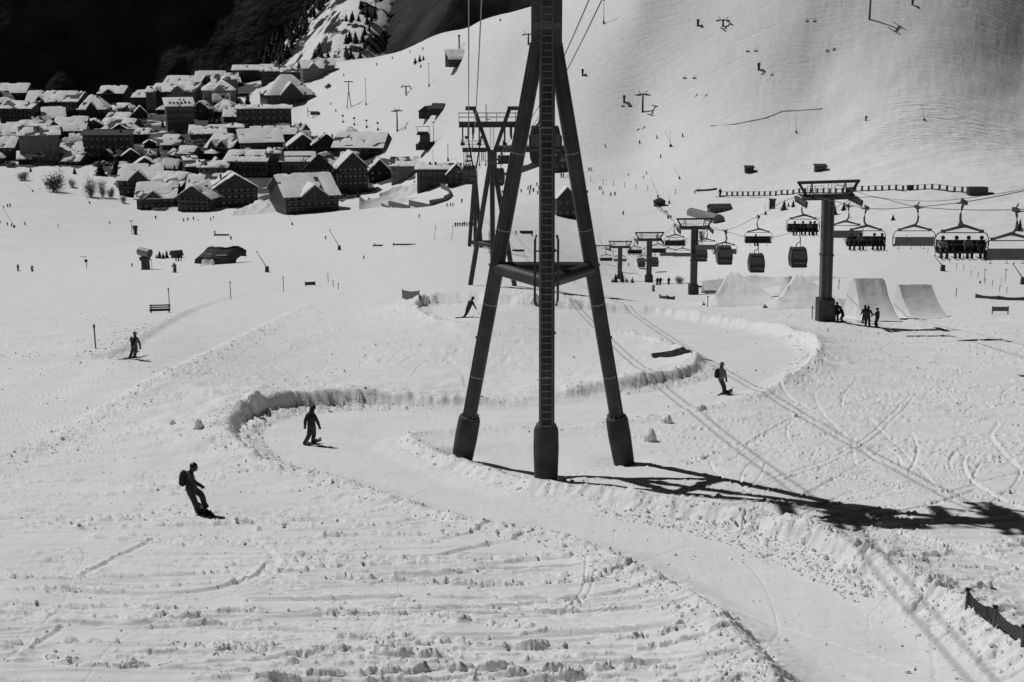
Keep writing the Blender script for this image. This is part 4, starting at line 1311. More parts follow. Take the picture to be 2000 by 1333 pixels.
# boarder seen from behind in the track bend
g, J = px_pose(605, 869, dict(pelvis=(610, 832, 0), spine=(610, 823, 0), chest=(610, 812, .02), neck=(611, 803, .04), head=(613, 797, .05), crown=(614, 793, .05),
    shoulder1=(602, 811, -.02), elbow1=(598, 822, -.02), wrist1=(597, 831, .02), palm1=(597, 835, .03), shoulder2=(617, 811, 0), elbow2=(622, 823, 0), wrist2=(625, 832, .03), palm2=(626, 836, .05),
    hip1=(607, 835, .04), knee1=(605, 849, -.12), ankle1=(596, 864, -.18), toe1=(594, 867, -.02), hip2=(613, 835, 0), knee2=(613, 850, .16), ankle2=(610, 864, .12), toe2=(616, 866, .22)), 0)
t = person(g, J, 'black', 'dark snowboarder with long hair riding away through the bend of the track', M['plastic'], Vector((.3, 1, 0)), hair=True)
snowboard(g + Vector((.02, .0, .02)), 1.05, 'snowboard under the long haired boarder in the track bend', 0)
# skier with grey jacket on the left piste
g, J = px_pose(258, 702, dict(pelvis=(264, 677, 0), spine=(264, 671, .02), chest=(265, 663, .06), neck=(266, 658, .08), head=(266, 653, .10), crown=(266, 650, .10),
    shoulder1=(259.5, 662, .05), elbow1=(257, 669, .22), wrist1=(256, 664, .4), palm1=(255, 662, .42), shoulder2=(271, 662, .05), elbow2=(274, 671, .10), wrist2=(274, 680, .18), palm2=(274, 682, .2),
    hip1=(261.5, 678, 0), knee1=(258, 689, .10), ankle1=(253, 700, 0), toe1=(251, 702, .12), hip2=(267, 678, 0), knee2=(265, 688, .18), ankle2=(261, 699, .06), toe2=(263, 700, .2)), 0)
t = person(g, J, 'grey', 'skier in grey jacket and dark rucksack carving on the left groomed piste', M['grey'], Vector((.1, 1, 0)))
backpack(t, J, Vector((-.05, -1, .1)).normalized(), M['black'])
s = scale_at(g)
def off(g, px, py, x, y, d): return g + Vector(((x - px) / s, d, (py - y) / s))
pole(off(g, 258, 702, 254, 661, .42), off(g, 258, 702, 244, 684, .1), 'ski pole swung out on the left of the grey jacket skier')
pole(off(g, 258, 702, 274, 681, .2), off(g, 258, 702, 266, 692, .5), 'ski pole in the right hand of the grey jacket skier')
ski(g + Vector((-.12, .1, .02)), -1.0, 'outer ski of the grey jacket skier, throwing up spray', -.05); ski(g + Vector((.12, .2, .06)), -1.0, 'inner ski of the grey jacket skier, slightly lifted', -.05)
# spray of loose snow thrown up behind the outer ski
rs = np.random.default_rng(3); sv, sf = [], []
for i in range(900):
    u = rs.random()
    c_ = np.array((-.15 - 1.3 * u ** .8 + rs.normal(0, .06), .1 + rs.normal(0, .25), abs(rs.normal(0, .5)) * math.sin(PI * min(1, .12 + u * .85)) ** 1.5 + .02))
    r_ = .006 + .016 * rs.random() ** 2
    sv += [tuple(c_ + r_ * np.array(k)) for k in ((1, 0, -.5), (-.5, .9, -.5), (-.5, -.9, -.5), (0, 0, 1))]
    b4 = 4 * i; sf += [(b4, b4 + 2, b4 + 1), (b4, b4 + 1, b4 + 3), (b4 + 1, b4 + 2, b4 + 3), (b4 + 2, b4, b4 + 3)]
sm = bpy.data.meshes.new('snow_spray'); sm.from_pydata(sv, [], sf); sm.materials.append(M['snow'])
tag(inst('snow_spray', sm, None, g), 'plume of powder sprayed up behind the grey jacket skier', 'snow', kind='stuff')
# skier leaning into the upper turn
g, J = px_pose(906, 621, dict(pelvis=(915, 602, 0), spine=(917, 598, 0), chest=(920, 591, 0), neck=(922, 586, 0), head=(923.5, 583, .02), crown=(924, 580.5, .02),
    shoulder1=(916, 590, .10), elbow1=(914, 595, .25), wrist1=(917, 599, .3), palm1=(919, 600, .3), shoulder2=(924, 591, -.1), elbow2=(927, 596, -.2), wrist2=(929, 600, -.25), palm2=(930, 602, -.25),
    hip1=(912.5, 603, .06), knee1=(911, 611, .14), ankle1=(907, 619, .1), toe1=(910, 621, .1), hip2=(916, 603.5, -.06), knee2=(912, 612, -.1), ankle2=(905, 620, -.1), toe2=(908, 621.5, -.1)), 0)
t = person(g, J, 'dark', 'dark skier leaning into the upper bend just left of the front tower', M['plastic'], Vector((1, .2, -.2)))
s = scale_at(g)
pole(off(g, 906, 621, 930, 601, -.25), off(g, 906, 621, 936, 613, -.2), 'ski pole planted by the skier left of the front tower')
ski(g + Vector((.0, .1, .02)), -1.45, 'far ski of the skier leaning in the upper bend'); ski(g + Vector((.0, -.12, .02)), -1.45, 'near ski of the skier leaning in the upper bend')
# boarder with grey helmet on the right of the tower
g, J = px_pose(1415, 770, dict(pelvis=(1408, 741, 0), spine=(1406, 734, 0), chest=(1406, 724, .02), neck=(1407, 717, .03), head=(1408, 712, .04), crown=(1408, 709, .04),
    shoulder1=(1402, 723, .12), elbow1=(1401, 731, .22), wrist1=(1405, 738, .28), palm1=(1407, 740, .3), shoulder2=(1411, 724, -.1), elbow2=(1415, 733, -.16), wrist2=(1417, 740, -.12), palm2=(1417.5, 743, -.1),
    hip1=(1408, 744, .08), knee1=(1415, 754, .18), ankle1=(1417, 766, .22), toe1=(1423, 767, .22), hip2=(1409, 745, -.08), knee2=(1413, 757, -.12), ankle2=(1412.5, 769, -.22), toe2=(1418, 770, -.25)), 0)
t = person(g, J, 'grey', 'snowboarder with grey helmet and black rucksack standing right of the tower', M['grey'], Vector((1, .45, 0)))
backpack(t, J, Vector((-.95, -.2, .1)).normalized(), M['black'])
snowboard(g + Vector((.03, .02, .03)), .9, 'snowboard under the boarder with grey helmet right of the tower', .12)

# group standing by the nearest pylon
for i, (px, py, hh, suit, rz, kw, lab) in enumerate([
    (1633, 627, 1.78, 'dark', 2.6, {}, 'skier standing upright against the right side of the pylon footing'),
    (1646, 629, 1.5, 'black', 1.2, dict(lean=(0, .28), knee=.2, hands=((-.3, .55, .8), (.3, .5, .75))), 'crouching skier pushing off beside the pylon footing'),
    (1688, 632, 1.70, 'black', .4, {}, 'skier half hidden behind the broad dark skier under the kickers'),
    (1694, 638, 1.85, 'dark', -.3, {}, 'broad dark skier standing in front of a friend below the kickers'),
    (1712, 640, 1.80, 'black', .9, dict(hands=((-.2, .3, 1.15), (.26, .2, 1.0))), 'dark skier standing right of two others below the kickers')]):
    g = ground(px, py)
    k = hh / 1.78
    t = person(g, {a: v * k for a, v in stand(**kw).items()}, suit, lab, fine=True, face=Vector((0, 1, 0)), rz=rz)
    for sx in (-.14, .14):
        ski(g + Vector((sx, 0, .02)), rz, ('one of the pair of skis worn by the ' + lab)[:95] if False else ('left' if sx < 0 else 'right') + ' ski worn by the ' + ' '.join(lab.split()[:10]))
# riders on the chairs
SEATED = None
def seated(v=0):
    J = {'pelvis': (0, .02, 0), 'spine': (0, .05, .22), 'chest': (0, .04, .44), 'neck': (0, .02, .58), 'head': (0, -.02, .70), 'crown': (0, -.03, .79)}
    for i, s in ((1, -1), (2, 1)):
        J['shoulder%d' % i] = (s * .20, .03, .49); J['elbow%d' % i] = (s * .27, -.06, .24); J['wrist%d' % i] = (s * .14, -.32, .16); J['palm%d' % i] = (s * .09, -.38, .16)
        J['hip%d' % i] = (s * .10, -.02, -.02); J['knee%d' % i] = (s * (.15 + .03 * v), -.44, -.02); J['ankle%d' % i] = (s * (.14 + .05 * v), -.44 - .05 * v, -.44); J['toe%d' % i] = (s * (.15 + .05 * v), -.62, -.46)
    return {k: Vector(q) for k, q in J.items()}
SEAT = {}
for su in ('dark', 'black', 'pale', 'grey'): SEAT[su] = body(seated(1 if su in ('dark', 'pale') else 0), SUIT[su])
HG = None
def rider(chair_i, x, suit, lab, group):
    o, p, fc = CHAIRS[chair_i]
    t = thing('person', lab, 'person', (p[0] + x, p[1] - .16, p[2] - 2.98), 0, group)
    inst('body', SEAT[suit], t)
    head_gear(t, seated(), M['plastic'] if suit != 'grey' else M['dark'], Vector((0, -1, -.1)))
    for sx in (-.16, .16):
        ski((p[0] + x + sx, p[1] - .62, p[2] - 3.50), PI + .12 * sx, ('outer' if sx < 0 else 'inner') + ' ski hanging from the ' + ' '.join(lab.split()[:9]))
for x, su, lab in [(-1.22, 'pale', 'rider in pale jacket at the left end of the closest full chair'), (-.35, 'black', 'dark rider second from the left on the closest full chair'),
                   (.42, 'grey', 'rider in light jacket third along the closest full chair'), (1.25, 'black', 'dark rider at the right end of the closest full chair')]:
    rider(0, x, su, lab, 'skiers riding the chairlift')
for x, su, lab in [(-1.2, 'dark', 'rider at the left end of the full chair right of the pylon'), (-.4, 'grey', 'grey rider second along the full chair right of the pylon'),
                   (.75, 'dark', 'rider third along the full chair right of the pylon'), (1.4, 'black', 'black clad rider at the right end of the chair right of the pylon')]:
    rider(2, x, su, lab, 'skiers riding the chairlift')
for x, su, lab in [(-.85, 'black', 'leftmost rider on the chair against the nearest pylon'), (.0, 'dark', 'second rider on the chair against the nearest pylon'),
                   (.75, 'grey', 'grey rider on the chair against the nearest pylon'), (1.2, 'black', 'rider nearest the pylon on the chair beside it')]:
    rider(4, x, su, lab, 'skiers riding the chairlift')
rider(6, -.3, 'black', 'lone rider on the chair above the hanging cabin', 'skiers riding the chairlift')
for x, lab in [(-1.2, 'rider at the left end of the chair by the fourth pylon'), (-.3, 'rider second along the chair by the fourth pylon'), (.5, 'rider third along the chair by the fourth pylon'), (1.2, 'rider at the right end of the chair by the fourth pylon')]:
    rider(12, x, 'dark', lab, 'skiers riding the chairlift')

# small skiers all over the slopes
TINY = []
for su, kw in (('black', dict(lean=(.05, .12), knee=.10, hands=((-.34, .3, .9), (.34, .28, .9)))), ('dark', dict(lean=(-.12, .05), knee=.06, hands=((-.42, .2, .95), (.3, .2, .85)))), ('grey', dict(lean=(.0, .2), knee=.16, hands=((-.3, .4, .9), (.3, .38, .95)))), ('black', dict())):
    TINY.append(body(stand(**kw), SUIT[su], 0))
ski2 = MB()
for sx in (-.15, .15): ski2.box((sx, .1, .02), (.09, 1.6, .03)).box((sx, .92, .06), (.09, .16, .03), rx=.5)
SKI2 = ski2.mesh('skis', M['plastic'])
SM = [
 (15, 405, 7, 'skier below the bare tree at the far left edge'), (7, 407, 6, 'skier nearest the left edge of the village meadow'), (20, 404, 7, 'skier close to the long snow lance at far left'),
 (2, 437, 6, 'skier at the left border beneath a snow lance'), (15, 441, 7, 'left skier of two beside the base of the far left lance'), (23, 443, 7, 'right skier of two beside the base of the far left lance'),
 (49, 440, 7, 'skier a little right of the far left lance base'), (114, 444, 7, 'crouched skier alone between far left lance and lamp post'), (214, 438, 6, 'tiny skier left of the lamp post on the piste'),
 (304, 428, 7, 'skier on the piste below the lower chalets, farthest left of the row'), (359, 433, 7, 'first skier of a loose class below the chalets'), (367, 432, 7, 'second skier of a loose class below the chalets'),
 (378, 430, 7, 'third skier of a loose class below the chalets'), (387, 432, 4, 'fallen skier sitting among the class below the chalets'), (411, 431, 7, 'skier at the right end of the class below the chalets'), (417, 427, 5, 'skier bending over beside the end of the class'),
 (420, 457, 7, 'skier standing at the left end of the low rail'), (451, 469, 8, 'skier standing at the right end of the low rail'), (564, 420, 7, 'skier passing the lance under the big dark chalet'),
 (636, 468, 7, 'skier just left of the leaning lance in mid meadow'), (711, 506, 7, 'skier alone in the middle of the open piste'), (732, 480, 5, 'skier by the small marker line in mid piste'), (768, 480, 6, 'skier right of the small marker line in mid piste'),
 (36, 530, 14, 'larger dark skier bending forward at the far left'), (63, 531, 13, 'pale skier with arms raised at the far left'), (258, 521, 7, 'crouched skier left of the snow cannon'), (342, 533, 20, 'dark snowboarder riding away below the snow cannon'),
 (344, 511, 7, 'left person of three resting at the tiny hut'), (349, 511, 8, 'middle person of three resting at the tiny hut'), (354, 510, 7, 'right person of three leaning at the tiny hut'),
 (671, 149, 6, 'skier high on the slope above the big pyramid roof'), (736, 129, 6, 'skier near the skyline left of the snow covered hut'), (766, 116, 6, 'skier higher up the skyline toward the snow covered hut'), (801, 104, 6, 'skier above the small firs near the skyline'), (826, 98, 6, 'skier left of the snow covered hut roof'),
 (656, 219, 6, 'skier below the T shaped lift pylon'), (646, 205, 5, 'skier left of the T shaped lift pylon'), (492, 170, 5, 'person walking in front of the long flat roof'), (515, 177, 5, 'person beside the pyramid roofed chalet'),
 (819, 426, 8, 'skier right of the walled snow garden'), (873, 404, 7, 'single skier by the bend of the garden wall'), (880, 403, 7, 'left one of two skiers outside the garden wall'), (884, 403, 7, 'right one of two skiers outside the garden wall'), (902, 396, 8, 'skier standing left of the descending cabin'),
 (1031, 371, 8, 'left skier of the knot between the tower legs'), (1036, 370, 9, 'tall skier of the knot between the tower legs'), (1034, 380, 9, 'lower skier of the knot between the tower legs'), (1042, 375, 8, 'skier at the right of the knot between the tower legs'), (1049, 364, 8, 'uphill skier of the knot between the tower legs'),
 (1053, 371, 8, 'skier touching the front leg of the tower'), (1050, 380, 8, 'downhill skier beside the front leg of the tower'), (1018, 376, 7, 'skier between left leg and the knot of skiers'),
 (1096, 347, 8, 'left one of two standing above the gabled lift hut'), (1100, 347, 8, 'right one of two standing above the gabled lift hut'), (1109, 347, 5, 'person sitting in the snow above the gabled lift hut'), (1116, 355, 8, 'skier left of the right tower leg'),
 (1150, 334, 7, 'left skier of a pair just right of the tower'), (1154, 334, 7, 'right skier of a pair just right of the tower'), (1171, 371, 7, 'left skier of two chatting right of the tower'), (1174, 371, 7, 'right skier of two chatting right of the tower'), (1178, 380, 7, 'skier below the two chatting right of the tower'),
 (1193, 383, 7, 'skier left of a dark one on the nursery slope'), (1201, 382, 8, 'dark skier on the nursery slope'), (1217, 420, 8, 'skier alone above the fourth pylon'),
 (1182, 288, 6, 'tiny skier beyond the tower on the broad slope'), (1249, 281, 7, 'skier left of the twin lances'), (1283, 271, 7, 'skier directly above the twin lances'), (1333, 268, 7, 'skier right above the twin lances'), (1290, 309, 7, 'snowboarder below the twin lances'), (1691, 236, 10, 'skier crossing the wide traverse on the upper slope'),
 (1227, 343, 5, 'left skier on the drag lift above the nursery slope'), (1257, 348, 5, 'middle skier on the drag lift above the nursery slope'), (1263, 341, 6, 'right skier on the drag lift above the nursery slope'),
 (1357, 378, 7, 'skier lunging beside the end of the moving carpet'), (1276, 570, 15, 'skier in the dip under the third pylon'), (1306, 556, 14, 'person walking right of the third pylon'), (1283, 557, 15, 'left person of a pair right of the third pylon'), (1289, 557, 15, 'right person of a pair right of the third pylon'),
 (1008, 458, 8, 'skier standing near the gate seen under the left tower leg'), (1039, 461, 9, 'person standing by the box under the tower'), (1407, 385, 17, 'attendant at the left end of the moving carpet'), (1914, 555, 7, 'person bending by the small floodlights'), (1324, 482, 6, 'skier beneath the chair left of the second pylon'), (1228, 520, 6, 'skier below the fourth pylon chair')]
for i, (px, py, hpx, lab) in enumerate(SM):
    g = ground(px, py); s = scale_at(g)
    k = hpx / s / 1.72
    t = thing('person', lab, 'person', g, random.uniform(-1.2, 1.2) + (PI if i % 2 else 0), 'skiers on the slopes')
    inst('body', TINY[2 if 'pale' in lab else i % 4], t, scale=(k, k, k))
    if 'sitting' not in lab: inst('skis', SKI2, t, scale=(k, k, k))
# queue at the bottom of the cableway
for i in range(9):
    px, py = 890 + i * 4.3, 443 - .2 * i + random.uniform(-.6, .6)
    g = ground(px, py); s = scale_at(g); k = random.uniform(7.5, 9) / s / 1.72
    t = thing('person', 'dark figure standing in the queue left of the second tower', 'person', g, random.uniform(0, 6), 'people queueing by the second tower')
    inst('body', TINY[i % 2], t, scale=(k, k, k))
# ------------------------------------------------------------------ snow making, park and piste furniture
def lance(px, py, tx, ty, lab):
    """snow lance: slanting pole on a padded base; (tx, ty) is the tip in the photograph"""
    g = ground(px, py); s = scale_at(g)
    t = thing('snow_lance', lab, 'snow lance', g, 0, 'snow lances beside the pistes')
    tip = Vector(((tx - px) / s, 0, (py - ty) / s))
    MB().box((0, 0, .45), (.7, .7, 1.2), taper=.8).obj('base', M['plastic'], t)
    MB().tube([(0, 0, .8), tip], [.09, .05], 5).obj('mast', M['steel2'], t)
    MB().tube([tip, tip + Vector((.0, -.3, .25))], .10, 6).obj('nozzle', M['steel'], t)
for a in [(28, 445, 10, 410, 'long leaning snow lance near the left edge'), (175, 398, 168, 383, 'snow lance below the twin bare trees'), (64, 375, 50, 358, 'snow lance below the first bare tree'), (571, 440, 563, 419, 'snow lance in front of the large dark chalet'),
          (663, 489, 645, 450, 'leaning snow lance in the middle of the meadow'), (522, 532, 504, 493, 'leaning snow lance right of the landing airbag'), (1311, 287, 1299, 258, 'first lance of the twin snow lances on the broad slope'), (1309, 287, 1308, 257, 'second lance of the twin snow lances on the broad slope'),
          (1555, 260, 1552, 228, 'snow lance on the upper traverse, middle of three'), (1805, 236, 1798, 206, 'snow lance on the upper traverse, farthest right'), (1327, 350, 1316, 328, 'snow lance above the small pyramid hut'), (1285, 386, 1271, 350, 'snow lance standing behind the small pyramid hut'),
          (1307, 398, 1306, 382, 'short upright lance right of the small pyramid hut'), (1841, 530, 1823, 500, 'thin lance leaning beside the kickers'), (1998, 556, 1975, 516, 'lance leaning at the right picture edge'), (1305, 427, 1302, 412, 'short lance along the fence below the small hut'), (1495, 420, 1493, 404, 'short lance near the information board')]:
    lance(*a)
def marker(px, py, hpx, lab, thick=.05, grp='marker poles beside the pistes', lean=0):
    g = ground(px, py); s = scale_at(g); h = hpx / s
    t = thing('marker_pole', lab, 'marker pole', g, 0, grp, rot=(0, lean, 0))
    MB().tube([(0, 0, -.3), (0, 0, h)], thick, 5).obj('pole', M['steel2'], t)
    MB().tube([(0, 0, h * .86), (0, 0, h * 1.0)], thick * 1.5, 5).obj('sleeve', M['plastic'], t)
for a in [(451, 585, 36, 'marker pole in the middle of the left meadow'), (554, 570, 30, 'marker pole just left of the low dark barrier'), (641, 552, 18, 'thick marker pole right of the low dark barrier'), (651, 561, 14, 'thin marker pole, left one of a close pair'), (661, 566, 13, 'thin marker pole, right one of a close pair'),
          (187, 681, 48, 'tall marker pole left of the grey jacket skier'), (331, 600, 38, 'marker pole behind the slatted bench'), (297, 527, 20, 'thin marker pole beside the snow cannon'), (170, 525, 16, 'marker pole under the round sign'), (882, 470, 30, 'marker pole leaning left of the second tower'),
          (848, 470, 30, 'dark marker pole leaning at the edge of the groomed ramp'), (1586, 624, 26, 'thin marker pole left of the nearest pylon'), (1638, 566, 20, 'marker pole between mound and kicker'), (1382, 600, 22, 'marker pole at the foot of the left snow mound'), (1867, 580, 16, 'marker pole behind the right kicker')]:
    marker(*a, lean=.12 if a[0] in (882, 848) else 0)
for i in range(15):                              # netting poles running up to the right behind the kickers
    px = 1770 + 14 * i; py = 470 + 7.4 * i + (4 if i % 2 else 0)
    marker(px, py, 12, 'small pole in the line of poles behind the kickers', .04, 'line of poles behind the kickers')
for i in range(7):                               # platter lift markers
    px = (1154, 1178, 1198, 1220, 1242, 1265, 1319)[i]; py = (356, 360, 363, 367, 370, 373, 380)[i]
    marker(px, py, 10, 'small padded post in the row along the nursery drag lift', .12, 'padded posts along the nursery drag lift')
for px, py, lab in [(670, 240, 'leftmost of four round topped posts on the upper meadow'), (692, 245, 'second of four round topped posts on the upper meadow'), (716, 250, 'third of four round topped posts on the upper meadow'), (738, 255, 'rightmost of four round topped posts on the upper meadow')]:
    g = ground(px, py); s = scale_at(g)
    t = thing('signpost', lab, 'signpost', g, 0, 'round topped posts on the upper meadow')
    MB().tube([(0, 0, -.3), (0, 0, 4.6)], .10, 6).obj('post', M['steel2'], t)
    MB().tube([(0, -.05, 4.7), (0, .05, 4.7)], .75, 12).obj('disc', M['plastic'], t)
    MB().box((0, 0, .7), (1.0, 1.0, 1.5)).obj('padding', M['plastic'], t)
g = ground(169, 524)
t = thing('piste_sign', 'round piste sign on a thin pole in the left meadow', 'sign', g)
MB().tube([(0, 0, -.2), (0, 0, 1.9)], .04, 5).obj('pole', M['steel2'], t); MB().tube([(0, -.03, 1.7), (0, .03, 1.7)], .40, 14).obj('disc', M['plastic'], t)
MB().box((-.5, .1, 2.6), (1.5, .05, .12)).obj('arrow_board', M['wood2'], t)

def lamp_post(px, py, hpx, lab, heads=1):
    g = ground(px, py); s = scale_at(g); h = hpx / s
    t = thing('floodlight_post', lab, 'floodlight', g, 0, 'floodlight posts on the pistes')
    MB().tube([(0, 0, -.4), (0, 0, h)], [min(.22, h * .025), min(.12, h * .016)], 6).obj('post', M['steel'], t)
    if h > 6: MB().box((0, 0, .8), (.8, .8, 1.8)).obj('padding', M['plastic'], t)
    q = min(1, h / 9)
    for k in range(heads):
        sx = (k - (heads - 1) / 2) * 2
        MB().box((sx * .5 * q, 0, h + .1), (.8 * q, .4 * q, .45 * q), rx=.4).obj('lamp', M['steel'], t)
    if heads > 1: MB().bar((-.9 * q, 0, h - .1), (.9 * q, 0, h - .1), .12 * q).obj('bracket', M['steel'], t)
for a in [(715, 206, 50, 'tall thin floodlight post right of the T shaped pylon', 1), (838, 170, 44, 'tall floodlight post below the snow covered hut', 1), (847, 281, 41, 'floodlight post beside the dark lift station', 2), (1179, 47, 44, 'floodlight post high up, just right of the tower top', 1), (875, 315, 30, 'floodlight post between lift station and second tower', 1),
          (1922, 552, 24, 'twin headed floodlight at right, left of a pair', 2), (1963, 552, 24, 'twin headed floodlight at right, taller one of a pair', 2), (1955, 560, 14, 'low floodlight between the pair at the right edge', 2), (258, 459, 27, 'lamp post with Y shaped arms left of the small snow gun', 2), (846, 315, 20, 'short lamp post at the edge of the dark lift station', 1)]:
    lamp_post(*a)

def cannon(px, py, hpx, lab, rz, group='snow cannons'):
    g = ground(px, py); s = scale_at(g); k = hpx / s / 3.6
    t = thing('snow_cannon', lab, 'snow cannon', g, rz, group)
    b = MB(); b.tube([(-1.05, 0, 2.95), (-.75, 0, 2.95), (.85, 0, 2.75), (1.05, 0, 2.73)], [.62, .70, .66, .70], 16, cap=False)
    b.tube([(-.6, 0, 2.95), (-.55, 0, 2.95)], .6, 14)
    o = b.obj('barrel', M['galv'] if hpx > 40 else M['steel'], t, True)
    MB().tube([(1.06, 0, 2.73), (1.12, 0, 2.72)], .72, 16).obj('rim', M['plastic'], o)
    MB().tube([(-.95, 0, 2.95), (-.9, 0, 2.95)], .22, 8).tube([(-.9, 0, 2.4), (-.9, 0, 3.5)], .05, 4).tube([(-.9, -.55, 2.95), (-.9, .55, 2.95)], .05, 4).obj('fan', M['steel'], o)
    MB().box((.1, 0, .8), (1.0, 1.0, 1.8), taper=.95).box((.05, 0, 1.85), (1.3, 1.2, .6)).obj('cabinet', M['plastic'], t)
    MB().tube([(.1, .3, 2.1), (0, 0, 2.4)], .12, 6).obj('mount', M['steel'], t)
    for q in (0, 2.1, 4.2): MB().bar((0, 0, .15), (math.cos(q) * .9, math.sin(q) * .9, .02), .14).obj('leg', M['steel'], t)
    t.scale = (k, k, k)
cannon(284, 527, 43, 'large snow cannon with shiny barrel in the left meadow', -.35)
cannon(265, 459, 19, 'small snow gun beside the Y shaped lamp post', 2.2)
for a in [(1363, 51, 13, 'snow gun high on the upper slope near the tower'), (1482, 137, 14, 'snow gun below the two middle chairs of the far lift'), (1138, 148, 13, 'snow gun close right of the upper tower'), (1219, 200, 14, 'snow gun left of the far lift pylon'), (1782, 10, 12, 'snow gun at the top right corner of the slope'), ]:
    cannon(a[0], a[1], a[2], a[3], random.uniform(0, 3), 'snow cannons')

# slatted bench, barrier, nets
g = ground(313, 611); s = scale_at(g)
t = thing('slatted_bench', 'dark slatted bench standing in the left meadow', 'bench', g, .16)
w = 40 / s
for k, (y, z) in enumerate(((.0, .36), (.08, .56), (.14, .76), (-.25, .28))): MB().box((0, y, z), (w, .05, .13)).obj('slat', M['wood'], t)
for x in (-w * .42, w * .42): MB().bar((x, .18, -.1), (x, .18, .85), .08).bar((x, -.3, -.1), (x, -.3, .28), .08).bar((x, -.3, .24), (x, .18, .24), .06).obj('leg', M['steel'], t)
def barrier(px, py, wpx, hpx, lab, m='plastic', rz=0, clear=0):
    g = ground(px, py); s = scale_at(g); w, h = wpx / s, hpx / s
    t = thing('barrier', lab, 'barrier', g, rz, 'low barriers and boards on the snow')
    MB().box((0, 0, h * .55 + clear), (w, .10, h * .7)).obj('board', M[m], t)
    for x in (-w * .48, w * .48): MB().bar((x, 0, -.2), (x, 0, h + clear), .09).obj('post', M['steel'], t)
barrier(606, 559, 20, 9, 'low dark barrier right of the marker poles', rz=.2); barrier(1953, 614, 32, 12, 'striped board on two posts at the right edge', 'seatback', 0, .2); barrier(738, 482, 20, 4, 'thin low board in mid piste'); barrier(790, 480, 44, 4, 'long thin low board right of mid piste')
barrier(433, 462, 30, 5, 'low rail between two skiers in the meadow', 'wood2'); barrier(1028, 459, 26, 9, 'dark box by the standing person under the tower', 'wood'); barrier(1012, 493, 24, 6, 'dark beam seen past the left tower leg', 'wood'); barrier(1372, 563, 34, 5, 'dark low beam right of the second pylon', 'wood')
def net(pts, lab, pole_px, m=None, nseg=9, sagk=.25, top=.98, low=.30):
    """fence of poles with net strips hung between them; pts: (px, py) of the pole feet"""
    gs = [ground(*p) for p in pts]
    t = thing('net_fence', lab, 'net fence', gs[0], 0, 'net fences')
    o = gs[0]
    hs = [pole_px / scale_at(q) for q in gs]
    for q, h in zip(gs, hs):
        pl = MB().tube([q - o - Vector((0, 0, .3)), q - o + Vector((0, 0, h))], .035, 6).obj('pole', M['steel2'], t)
        MB().tube([q - o + Vector((0, 0, h * .93)), q - o + Vector((0, 0, h * 1.04))], .06, 6).obj('cap', M['rubber'], pl)
    for (a, b, ha, hb) in zip(gs[:-1], gs[1:], hs[:-1], hs[1:]):
        n = MB()
        up, lo = [], []
        for k in range(nseg + 1):
            u = k / nseg
            p = (a - o).lerp(b - o, u); h = ha * (1 - u) + hb * u
            sg = sagk * 4 * u * (1 - u)
            up.append(p + Vector((0, .04 * math.sin(k * 2.1), h * (top - sg * 1.2) + (.04 * h if k % 2 else 0)))); lo.append(p + Vector((0, .06 * math.sin(k * 1.7), h * (low - sg * .5) - (.05 * h if k % 2 else 0))))
        n.grid([up, [(p + q) / 2 + Vector((0, .05 * math.sin(i * 2.9), 0)) for i, (p, q) in enumerate(zip(up, lo))], lo])
        n.obj('net', m or M['seat'], t)
net([(1887, 1190), (1941, 1224), (1996, 1262)], 'dark sagging net on three poles at the lower right edge', 42)
net([(786, 584), (819, 586)], 'short dark net hung between two poles behind the track', 18, nseg=4, sagk=.1, low=.1)
net([(1288, 583), (1303, 585), (1318, 586)], 'short ragged net fence left of the second pylon', 8, nseg=5, low=.05)
net([(1905, 582), (1950, 586), (2000, 588)], 'low net lying on the snow at the right edge', 8, nseg=6, low=.0)
net([(1276, 405), (1290, 415), (1302, 424), (1312, 433)], 'thin rope fence curving down from the small pyramid hut', 12, nseg=4, low=.7)
net([(1400, 372), (1360, 375)], 'thin net left of the moving carpet', 5, nseg=3, low=.1)
net([(1388, 248), (1436, 244), (1465, 238), (1495, 232), (1527, 219), (1606, 214)], 'long low fence line along the upper traverse', 2.2, m=M['galv'], nseg=5, low=.2)

# moving carpet with a glazed gallery, and the covered carpet tube
def carpet():
    L0, L1 = ground(1409, 384), ground(1908, 381)
    t = thing('moving_carpet', 'long low moving carpet lift with railings across the slope behind the pylon', 'carpet lift', L0)
    n = 40
    mid = ground(1660, 386)
    pts = []
    for k in range(n + 1):
        u = k / n
        p = L0.lerp(L1, u); p.y += 0
        p.z = max(p.z, gz(p.x, p.y)) + .15
        pts.append(p - L0)
    MB().tube([p + Vector((0, 0, .1)) for p in pts], .35, 4, flat=.5).obj('belt', M['steel'], t)
    MB().tube([p + Vector((0, -.6, 1.7)) for p in pts], .07, 4).obj('top_rail', M['steel'], t)
    for i, p in enumerate(pts[1:-2]):
        MB().box(p + Vector((0, -.6, .85)), (.75, .12, 1.7)).obj('post', M['steel2'], t)
    MB().box(pts[-1] + Vector((0, 0, 1.0)), (6, 2.2, 2.6)).box(pts[-1] + Vector((3.5, 0, .2)), (3, 1.6, .8)).obj('drive_station', M['steel'], t)
    for k in (22, 31): MB().box(pts[k] + Vector((0, -.7, 1.0)), (2.2, .3, 1.7)).obj('panel', M['wood'], t)
carpet()
a, b_ = ground(1350, 420), ground(1402, 434)
t = thing('covered_carpet', 'pale ribbed tube covering a carpet lift behind the second pylon', 'tunnel', a)
d = b_ - a
MB().tube([Vector((0, 0, .8)), d + Vector((0, -2, .9))], [1.7, 2.0], 14).obj('shell', M['galv'], t, True)
for k in range(12): MB().tube([d * (k / 11) + Vector((0, -2 * k / 11, .8)), d * (k / 11 + .012) + Vector((0, -2 * k / 11, .8))], 1.78 + .27 * k / 11, 14).obj('rib', M['steel2'], t)
